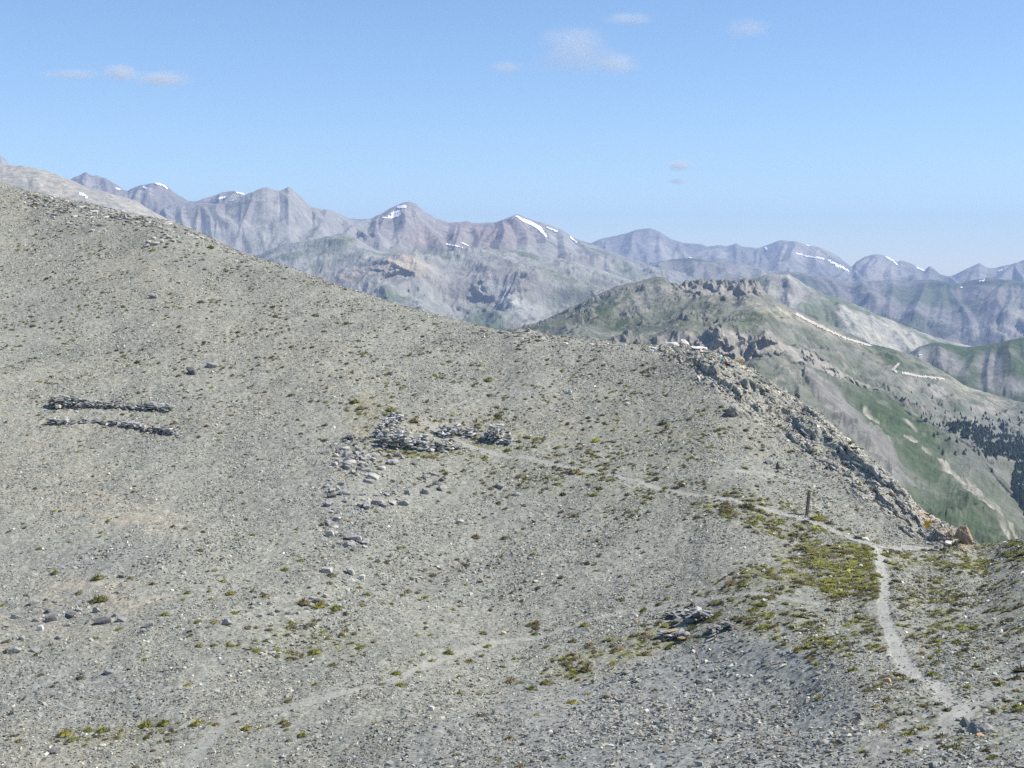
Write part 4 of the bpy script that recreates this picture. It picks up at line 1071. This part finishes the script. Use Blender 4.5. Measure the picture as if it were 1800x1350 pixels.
snow(L0, [(274, 323, 1.56), (288, 327, 1.95), (293, 332, 1.56)], 'bright snow patch near the top of the small dome peak')
snow(L0, [(253, 330, 1.72), (260, 333, 1.56)], 'faint snow patch on the face of the small dome peak')
snow(L0, [(385, 350, 1.56), (396, 347, 1.56)], 'small snow patch on the round peak beside the twin summits')
snow(L0, [(416, 339, 1.25), (428, 342, 1.56)], 'snow strip on the top edge of the round peak')
snow(L0, [(205, 332, 1.56), (211, 334, 1.17)], 'tiny snow fleck at the end of the jagged rock crest')
snow(LB, [(138, 341, 1.09), (146, 342, 2.03), (153, 348, 1.56)], 'white snow patch behind the crest of the near slope', 1.2)
snow(LB, [(156, 328.5, 1.17), (164, 328.5, 1.17)], 'small snow fleck on the top edge of the bare shoulder')
snow(L1, [(1400, 446, 1.17), (1425, 452, 1.40), (1448, 455, 1.17)], 'thin snow line below the flat topped peak')
snow(L1, [(1456, 458, 1.56), (1475, 468, 2.34), (1496, 478, 1.56)], 'broad diagonal snow streak below the flat topped peak')
snow(L1, [(1410, 426, 1.25), (1422, 433, 1.25)], 'snow edge along the top of the flat topped peak')
snow(L1, [(1346, 436, 1.95), (1348, 439, 1.56)], 'small square snow patch beside the flat topped peak')
snow(L1, [(1558, 452, 1.25), (1570, 459, 1.40), (1577, 466, 1.25)], 'curved snow edge on the rounded pale peak')
snow(L1, [(1612, 471, 1.25), (1624, 476, 1.25)], 'snow edge on the ridge beside the small dark peak')
snow(L1, [(1755, 477, 1.25), (1762, 475, 1.25)], 'small snow patch on the last peak at the picture edge')
snow(L1b, [(1722, 495.5, 1.25), (1730, 493.5, 1.40)], 'small snow patch on the dark flat ridge below the last peak')
snow(L1b, [(1690, 506, 1.01), (1698, 508, 1.01)], 'tiny snow fleck on the dark flat ridge')
snow(L1b, [(1212, 454, 0.94), (1219, 453.5, 0.94)], 'tiny snow fleck on the dark knoll between the ranges')

# ------------------------------------------------------------------ conifers on the far slope
def conifer(seed):
    r = random.Random(seed); V, F = [], []
    H = 1.0; z = .06
    for k in range(5):
        seg = 7; rad = .26 * (1 - k / 5.6) * r.uniform(.85, 1.15); top = min(1.0, z + .34)
        b = len(V)
        for j in range(seg):
            a = j / seg * 6.283 + r.uniform(-.3, .3); q = rad * r.uniform(.65, 1.2)
            V.append((q * math.cos(a), q * math.sin(a), z + r.uniform(-.05, .03)))
        V.append((r.uniform(-.02, .02), r.uniform(-.02, .02), top)); F += [(b + j, b + (j + 1) % seg, b + seg) for j in range(seg)]
        z += .17
    return np.array(V), np.array(F)
CON = [conifer(900 + i) for i in range(6)]
M_CON = flat_mat('conifer_green', (.020, .038, .024), .3, .35, .9)
rg = np.random.default_rng(31)
P, S = [], []
WOOD = [[(1655, 748), (1690, 742), (1720, 750), (1760, 765), (1810, 768), (1820, 800), (1790, 812), (1755, 800), (1735, 806), (1715, 780), (1690, 768)], [(1785, 815), (1830, 810), (1840, 930), (1800, 905), (1776, 858)], [(1690, 735), (1760, 738), (1790, 760), (1720, 755)]]
tries = 0
while len(P) < 2800 and tries < 30000:
    tries += 1
    u, v = rg.uniform(1640, 1840), rg.uniform(725, 935)
    ins = [bool(inpoly(np.array([u]), np.array([v]), w_)[0]) for w_ in WOOD]
    cl_ = float(fbm(np.array([u / 16.]), np.array([v / 11.]), 3, 77)[0])
    pr = 1.0 if (ins[0] or ins[1]) and cl_ > -.28 else (.35 if ins[2] and cl_ > -.1 else ((.03 if cl_ > .1 else .006) if v < 800 else 0))
    if rg.random() > pr: continue
    q = L4.at(u, v)
    P.append(q); h = rg.uniform(2.5, 6.5); w_ = h * rg.uniform(1.3, 2.1); S.append((w_, w_, h))
P = np.array(P); S = np.array(S); P[:, 2] -= .5
R = frames(np.tile([0, 0, 1.], (len(P), 1)), rg.uniform(0, 6, len(P)), .03, rg)
V, F, _ = scatter(CON, P, R, S, np.array([[.020, .036, .022]]) * np.exp(rg.normal(0, .45, (len(P), 1))), rg)
o = make_mesh('forest', V, F, col_mat('needles', scale=.4, var=.3), _)
tag(o, 'dark conifer forest covering the valley side far down', 'forest', kind='stuff')
TREE = []
for V, F in CON[:3]:
    me = bpy.data.meshes.new('conifer'); me.from_pydata(V.tolist(), [], F.tolist()); me.materials.append(M_CON); TREE.append(me)
LONE = [(1636, 740), (1628, 728), (1645, 722), (1660, 728), (1655, 710), (1626, 742), (1690, 730), (1706, 722), (1640, 700), (1612, 712), (1618, 735), (1672, 738), (1680, 722), (1650, 750), (1693, 765), (1765, 792), (1757, 800), (1772, 810), (1750, 812), (1742, 830), (1780, 835), (1788, 795), (1600, 690), (1590, 712), (1665, 700), (1700, 740), (1715, 735), (1652, 790), (1760, 745), (1778, 742)]
for u, v in LONE:
    q = L4.at(u + rg.normal(0, 1.5), v + rg.normal(0, 1.5))
    o = bpy.data.objects.new('conifer', TREE[rg.integers(0, 3)]); C.collection.objects.link(o)
    h = rg.uniform(4, 7); o.scale = (h * 1.1, h * 1.1, h); o.location = (q.x, q.y, q.z - .4); o.rotation_euler = (0, 0, rg.uniform(0, 6))
    tag(o, 'tiny dark conifer standing apart from the forest on the far slope', 'conifer', 'scattered conifers around the forest')

# ------------------------------------------------------------------ track, terraces and buildings on the green ridge
M_TRACK = flat_mat('dusty_track', (.46, .42, .35), .05, .12)
def track(L, pts, label):
    U, V = L.px()
    cu = (U[:-1, :-1] + U[1:, 1:]) * .5; cv = (V[:-1, :-1] + V[1:, 1:]) * .5
    m = (L.t[:-1, :-1] <= L.sky + .05) & (seg_dist(cu, cv, pts) < 1)
    Vp, Fp = submesh(L, m, 1.0)
    if Vp is not None:
        tag(make_mesh('road', Vp, Fp, M_TRACK, smooth=True), label, 'road', kind='structure')
track(L4, [(1400, 553, 2.2), (1440, 574, 2.0), (1490, 597, 2.0), (1530, 608, 1.8)], 'pale dirt road along the crest of the green ridge')
track(L4, [(1580, 640, 1.4), (1570, 650, 2.2), (1576, 655, 1.8)], 'bend of the pale dirt road below the white building')
track(L4, [(1587, 656, 1.7), (1615, 662, 1.7), (1660, 667, 1.5)], 'straight lower part of the pale dirt road')
M_WHITE = flat_mat('whitewash', (.8, .8, .78), .3, .05); M_ROOF = flat_mat('grey_metal_roof', (.55, .56, .58), .5, .1, .5); M_DARK = flat_mat('dark_opening', (.05, .05, .06), .5, .2)
def box(bm, x0, x1, y0, y1, z0, z1):
    vs = [bm.verts.new(p) for p in ((x0, y0, z0), (x1, y0, z0), (x1, y1, z0), (x0, y1, z0), (x0, y0, z1), (x1, y0, z1), (x1, y1, z1), (x0, y1, z1))]
    for f in ((0, 3, 2, 1), (4, 5, 6, 7), (0, 1, 5, 4), (1, 2, 6, 5), (2, 3, 7, 6), (3, 0, 4, 7)): bm.faces.new([vs[i] for i in f])
def bobj(name, bm, mat, parent=None, smooth=False):
    bmesh.ops.recalc_face_normals(bm, faces=bm.faces)
    me = bpy.data.meshes.new(name); bm.to_mesh(me); bm.free(); me.materials.append(mat)
    if smooth: me.polygons.foreach_set('use_smooth', [True] * len(me.polygons))
    o = bpy.data.objects.new(name, me); C.collection.objects.link(o)
    if parent: o.parent = parent
    return o
def house(u, v, wd, dp, h, label):
    p = L4.at(u, v)
    e = bpy.data.objects.new('white_building', None); C.collection.objects.link(e); e.location = p; e.rotation_euler = (0, 0, .35)
    tag(e, label, 'building')
    bm = bmesh.new(); box(bm, -wd / 2, wd / 2, -dp / 2, dp / 2, -2, h)
    a = bm.verts.new((-wd / 2, 0, h + wd * .2)); b = bm.verts.new((wd / 2, 0, h + wd * .2))
    bm.verts.ensure_lookup_table()
    bm.faces.new((bm.verts[4], a, bm.verts[7])); bm.faces.new((bm.verts[5], bm.verts[6], b))
    bobj('wall', bm, M_WHITE, e)
    bm = bmesh.new(); rz = h + wd * .2; o_ = .4
    for s in (-1, 1):
        q = [(-wd / 2 - o_, s * (dp / 2 + o_), h - .15), (wd / 2 + o_, s * (dp / 2 + o_), h - .15), (wd / 2 + o_, 0, rz + .08), (-wd / 2 - o_, 0, rz + .08)]
        lo = [bm.verts.new(t) for t in q]; hi = [bm.verts.new((t[0], t[1], t[2] + .25)) for t in q]
        bm.faces.new(lo); bm.faces.new(hi)
        for k in range(4): bm.faces.new((lo[k], lo[(k + 1) % 4], hi[(k + 1) % 4], hi[k]))
    bobj('roof', bm, M_ROOF, e)
    bm = bmesh.new(); box(bm, -.6, .6, -dp / 2 - .06, -dp / 2 - .003, 0, 2.1); bobj('door', bm, M_DARK, e)
    for sx in (-1, 1):
        bm = bmesh.new(); box(bm, sx * wd * .3 - .5, sx * wd * .3 + .5, -dp / 2 - .05, -dp / 2 - .003, 1.2, 2.4); bobj('window', bm, M_DARK, e)
house(1617, 628.5, 7.5, 6.0, 5.0, 'white building standing at the bend on the crest of the green ridge')
house(1531, 606.5, 5.0, 3.5, 2.4, 'tiny white hut beside the road further up the green ridge')

# ------------------------------------------------------------------ wooden post and signpost
M_WOOD = flat_mat('weathered_wood', (.13, .11, .085), 9, .45, .9, .02)
p = G.at(1418, 906)
e = bpy.data.objects.new('wooden_post', None); C.collection.objects.link(e); e.location = p
e.rotation_euler = (math.radians(2), math.radians(5), .5)
tag(e, 'weathered dark wooden post leaning slightly beside the upper footpath', 'post')
k = p.y / FPX
H = 43 * k
bm = bmesh.new()
r = random.Random(3); rings = 9; a_ = .115; b_ = .075
prev = None
for i in range(rings):
    z = -.3 + (H + .3) * i / (rings - 1)
    sl = .10 if i == rings - 1 else 0
    ring = [bm.verts.new((sx * a_ * r.uniform(.93, 1.05), sy * b_ * r.uniform(.9, 1.1), z - (sl if sx > 0 else 0))) for sx, sy in ((-1, -.8), (-.8, -1), (.8, -1), (1, -.8), (1, .8), (.8, 1), (-.8, 1), (-1, .8))]
    if prev:
        for j in range(8): bm.faces.new((prev[j], prev[(j + 1) % 8], ring[(j + 1) % 8], ring[j]))
    else: bm.faces.new(ring[::-1])
    prev = ring
bm.faces.new(prev)
bobj('shaft', bm, M_WOOD, e)
bm = bmesh.new(); box(bm, -.02, .0, -.085, -.062, H * .1, H * .93); box(bm, .04, .052, -.085, -.062, H * .05, H * .6); bobj('crack', bm, M_DARK, e)
M_STEEL = flat_mat('galvanised_pole', (.33, .34, .33), 6, .15, .5); M_YEL = flat_mat('yellow_sign', (.72, .40, .02), 4, .12, .5)
p = G.at(1626, 961)
e = bpy.data.objects.new('signpost', None); C.collection.objects.link(e); e.location = p; e.rotation_euler = (0, math.radians(3), 0)
tag(e, 'yellow hiking signpost on a thin grey pole at the saddle', 'signpost')
k = p.y / FPX; H = 47 * k
bm = bmesh.new(); bmesh.ops.create_cone(bm, cap_ends=True, segments=12, radius1=.035, radius2=.035, depth=H + .3, matrix=Matrix.Translation((0, 0, H / 2 - .15))); bobj('pole', bm, M_STEEL, e)
bm = bmesh.new(); bmesh.ops.create_uvsphere(bm, u_segments=10, v_segments=6, radius=.045, matrix=Matrix.Translation((0, 0, H))); bobj('cap', bm, M_STEEL, e)
def arrow(x0, x1, z0, z1, y, name):
    bm = bmesh.new(); zm = (z0 + z1) / 2; d = 1 if x1 > x0 else -1; tip = x1 + d * .12
    pts = [(x0, z0), (x1, z0), (tip, zm), (x1, z1), (x0, z1)]
    f = [bm.verts.new((x, y, z)) for x, z in pts]; b = [bm.verts.new((x, y + .03, z)) for x, z in pts]
    bm.faces.new(f); bm.faces.new(b[::-1])
    for i in range(5): bm.faces.new((f[i], f[(i + 1) % 5], b[(i + 1) % 5], b[i]))
    return bobj(name, bm, M_YEL, e)
arrow(-.22, .30, H - .20, H - .03, -.07, 'sign_board'); arrow(.24, -.18, H - .39, H - .23, -.07, 'sign_board')
arrow(-.12, .06, H - .56, H - .42, -.07, 'sign_board')

# ------------------------------------------------------------------ seated hiker on the crest
M_SKIN = flat_mat('skin', (.50, .30, .22), 8, .08, .6); M_TEAL = flat_mat('teal_shirt', (.03, .30, .24), 9, .15, .85); M_SHORT = flat_mat('grey_shorts', (.30, .33, .42), 9, .15, .9)
M_HAIR = flat_mat('dark_hair', (.03, .025, .02), 20, .3, .8); M_BOOT = flat_mat('brown_boot', (.12, .08, .05), 12, .2, .8)
p = G.at(1270, 641)
hk = bpy.data.objects.new('person', None); C.collection.objects.link(hk); hk.location = (p.x, p.y, p.z + .06); hk.rotation_euler = (0, 0, -.35); hk.scale = (1, 1, 1)
tag(hk, 'seated hiker in a teal shirt with bare legs on the crest of the spur', 'person')
def skin(name, verts, edges, mat, parent, sub=2):
    me = bpy.data.meshes.new(name); me.from_pydata([v[:3] for v in verts], edges, [])
    o = bpy.data.objects.new(name, me); C.collection.objects.link(o)
    m = o.modifiers.new('skin', 'SKIN'); m.use_smooth_shade = True
    for i, v in enumerate(verts):
        rr = v[3] if isinstance(v[3], tuple) else (v[3], v[3])
        me.skin_vertices[0].data[i].radius = rr
    me.skin_vertices[0].data[0].use_root = True
    s_ = o.modifiers.new('sub', 'SUBSURF'); s_.levels = sub; s_.render_levels = sub
    dg = bpy.context.evaluated_depsgraph_get()
    nm = bpy.data.meshes.new_from_object(o.evaluated_get(dg)); o.modifiers.clear(); o.data = nm; bpy.data.meshes.remove(me)
    nm.name = name; nm.materials.clear(); nm.materials.append(mat)
    nm.polygons.foreach_set('use_smooth', [True] * len(nm.polygons))
    o.parent = parent
    return o
# sits facing +x, knees bent, hands round the knees
BODY = [(0, 0, .10, (.14, .16)), (-.02, 0, .26, (.11, .14)), (.0, 0, .42, (.11, .16)), (.04, 0, .56, (.06, .08)), (.06, 0, .64, .048), (.08, 0, .72, (.075, .08)), (.09, 0, .81, (.08, .085)), (.085, 0, .87, .05),
        (.02, .17, .52, .055), (.16, .22, .34, .043), (.36, .12, .36, .034), (.43, .05, .35, .03), (.02, -.17, .52, .055), (.16, -.22, .34, .043), (.36, -.12, .36, .034), (.43, -.05, .35, .03),
        (.06, .10, .10, .085), (.42, .12, .42, .062), (.50, .12, .22, .055), (.56, .12, .05, .04), (.68, .13, .03, .035), (.06, -.10, .10, .085), (.44, -.12, .40, .062), (.54, -.12, .21, .055), (.61, -.12, .05, .04), (.73, -.13, .03, .035)]
EDG = [(0, 1), (1, 2), (2, 3), (3, 4), (4, 5), (5, 6), (6, 7), (3, 8), (8, 9), (9, 10), (10, 11), (3, 12), (12, 13), (13, 14), (14, 15), (0, 16), (16, 17), (17, 18), (18, 19), (19, 20), (0, 21), (21, 22), (22, 23), (23, 24), (24, 25)]
skin('body', BODY, EDG, M_SKIN, hk)
skin('shirt', [(0, 0, .14, (.155, .185)), (-.02, 0, .28, (.135, .17)), (.0, 0, .44, (.135, .185)), (.035, 0, .55, (.085, .12)), (.02, .175, .52, .072), (.10, .205, .42, .062), (.02, -.175, .52, .072), (.10, -.205, .42, .062)], [(0, 1), (1, 2), (2, 3), (3, 4), (4, 5), (3, 6), (6, 7)], M_TEAL, hk)
skin('shorts', [(-.02, 0, .10, (.155, .18)), (.08, .10, .12, .10), (.27, .115, .29, .085), (.08, -.10, .12, .10), (.29, -.115, .275, .085)], [(0, 1), (1, 2), (0, 3), (3, 4)], M_SHORT, hk)
bm = bmesh.new(); bmesh.ops.create_uvsphere(bm, u_segments=14, v_segments=10, radius=.1)
for v in bm.verts: v.co = Vector((v.co.x * .98 + .065, v.co.y * .92, v.co.z * .95 + .825))
bmesh.ops.delete(bm, geom=[v for v in bm.verts if v.co.z < .79 and v.co.x > .06 or v.co.z < .74], context='VERTS'); bobj('hair', bm, M_HAIR, hk, True)
bm = bmesh.new()
bmesh.ops.create_cone(bm, cap_ends=True, segments=8, radius1=.016, radius2=.006, depth=.05, matrix=Matrix.Translation((.175, 0, .765)) @ Matrix.Rotation(math.radians(70), 4, 'Y')); bobj('nose', bm, M_SKIN, hk, True)
for sy in (-1, 1):
    bm = bmesh.new(); bmesh.ops.create_uvsphere(bm, u_segments=8, v_segments=6, radius=.011, matrix=Matrix.Translation((.158, sy * .032, .795))); bobj('eye', bm, M_HAIR, hk, True)
    skin('boot', [(.57 + (.05 if sy < 0 else 0), sy * .12, .10, .055), (.58 + (.05 if sy < 0 else 0), sy * .12, .03, .055), (.72 + (.05 if sy < 0 else 0), sy * .13, .02, .045)], [(0, 1), (1, 2)], M_BOOT, hk, 1)
    for f in range(4):
        skin('finger', [(.43, sy * (.05 - .0) + 0, .365 - .018 * f, .010), (.465, sy * (.03), .362 - .018 * f, .009), (.475, sy * (.0), .358 - .018 * f, .007)], [(0, 1), (1, 2)], M_SKIN, hk, 1)
    skin('thumb', [(.42, sy * .055, .375, .011), (.45, sy * .045, .392, .009)], [(0, 1)], M_SKIN, hk, 1)

# ------------------------------------------------------------------ clouds
def cloud_mat(name, dens, scale, seed, stretch):
    m = bpy.data.materials.new(name); m.use_nodes = True
    m.cycles.volume_step_rate = .25
    n = m.node_tree.nodes; L = m.node_tree.links; n.clear()
    out = n.new('ShaderNodeOutputMaterial'); v = n.new('ShaderNodeVolumePrincipled')
    v.inputs['Color'].default_value = (.90, .885, .885, 1); v.inputs['Anisotropy'].default_value = .1
    tc = n.new('ShaderNodeTexCoord')
    mp = n.new('ShaderNodeMapping'); mp.inputs['Location'].default_value = (seed, seed * 1.7, 0); mp.inputs['Scale'].default_value = stretch
    L.new(tc.outputs['Object'], mp.inputs[0])
    no = n.new('ShaderNodeTexNoise'); no.inputs['Scale'].default_value = scale * 1.9; no.inputs['Detail'].default_value = 8; no.inputs['Roughness'].default_value = .72
    L.new(mp.outputs[0], no.inputs['Vector'])
    ln = n.new('ShaderNodeVectorMath'); ln.operation = 'LENGTH'; L.new(tc.outputs['Object'], ln.inputs[0])
    f = n.new('ShaderNodeMapRange'); f.inputs[1].default_value = .15; f.inputs[2].default_value = 1.0; f.inputs[3].default_value = .32; f.inputs[4].default_value = -.40
    L.new(ln.outputs['Value'], f.inputs[0])
    a = n.new('ShaderNodeMath'); a.operation = 'ADD'; L.new(no.outputs[0], a.inputs[0]); L.new(f.outputs[0], a.inputs[1])
    r = n.new('ShaderNodeMapRange'); r.inputs[1].default_value = .44; r.inputs[2].default_value = .80; r.inputs[3].default_value = 0; r.inputs[4].default_value = dens
    L.new(a.outputs[0], r.inputs[0]); L.new(r.outputs[0], v.inputs['Density']); L.new(v.outputs[0], out.inputs['Volume'])
    return m
def cloud(u, v, wpx, hpx, dens, seed, label, group=None, d=22000.0):
    a, e_ = ae(u, v); k = d / FPX
    bm = bmesh.new(); bmesh.ops.create_icosphere(bm, subdivisions=3, radius=1.0)
    o = bobj('cloud', bm, cloud_mat('cloud_vapour', dens * .75 / (hpx * k), 1.5, seed, (1.6, 1, 1)))
    o.scale = (wpx * k * .62, hpx * k * .9, hpx * k * .62); o.location = (float(a) * d, d, float(e_) * d)
    tag(o, label, 'cloud', group)
cloud(212, 128, 96, 46, 2.0, 1.0, 'brightest puff at the peak end of the long low cloud')
cloud(285, 139, 150, 44, 1.9, 2.3, 'puffy tail of the long low cloud')
cloud(125, 131, 170, 30, 1.3, 3.1, 'thin grey wisp leading the long low cloud')
cloud(1085, 112, 110, 56, 1.2, 4.2, 'soft white puff, lowest of the high scattered clouds')
cloud(1010, 72, 180, 80, 1.05, 5.5, 'torn thin veil of cloud among the high scattered clouds')
cloud(1020, 104, 250, 84, .9, 6.1, 'faint grey veil below the torn cloud')
cloud(890, 118, 90, 32, 1.1, 7.4, 'small grey wisp apart from the high scattered clouds')
cloud(1105, 33, 130, 34, 1.1, 8.8, 'flat little cloud, uppermost of the high scattered clouds')
cloud(1315, 50, 120, 54, .8, 9.2, 'very faint cloud fleck beside the high scattered clouds')
cloud(1195, 291, 76, 32, 2.6, 10.6, 'small lens shaped cloud low over the mountains')
cloud(1193, 319, 56, 15, 1.8, 11.3, 'tiny grey sliver under the lens shaped cloud')

# ------------------------------------------------------------------ the air
bm = bmesh.new(); box(bm, -17000, 17000, -400, 17000, -1251.5, 640)
hz = bpy.data.materials.new('air'); hz.use_nodes = True
n = hz.node_tree.nodes; n.clear()
out = n.new('ShaderNodeOutputMaterial'); v = n.new('ShaderNodeVolumePrincipled')
v.inputs['Color'].default_value = (.40, .56, .90, 1); v.inputs['Density'].default_value = 5.9e-5; v.inputs['Anisotropy'].default_value = .0
hz.node_tree.links.new(v.outputs[0], out.inputs['Volume'])
o = bobj('haze', bm, hz)
tag(o, 'thin blue haze filling the air between the mountains', 'haze', kind='stuff')
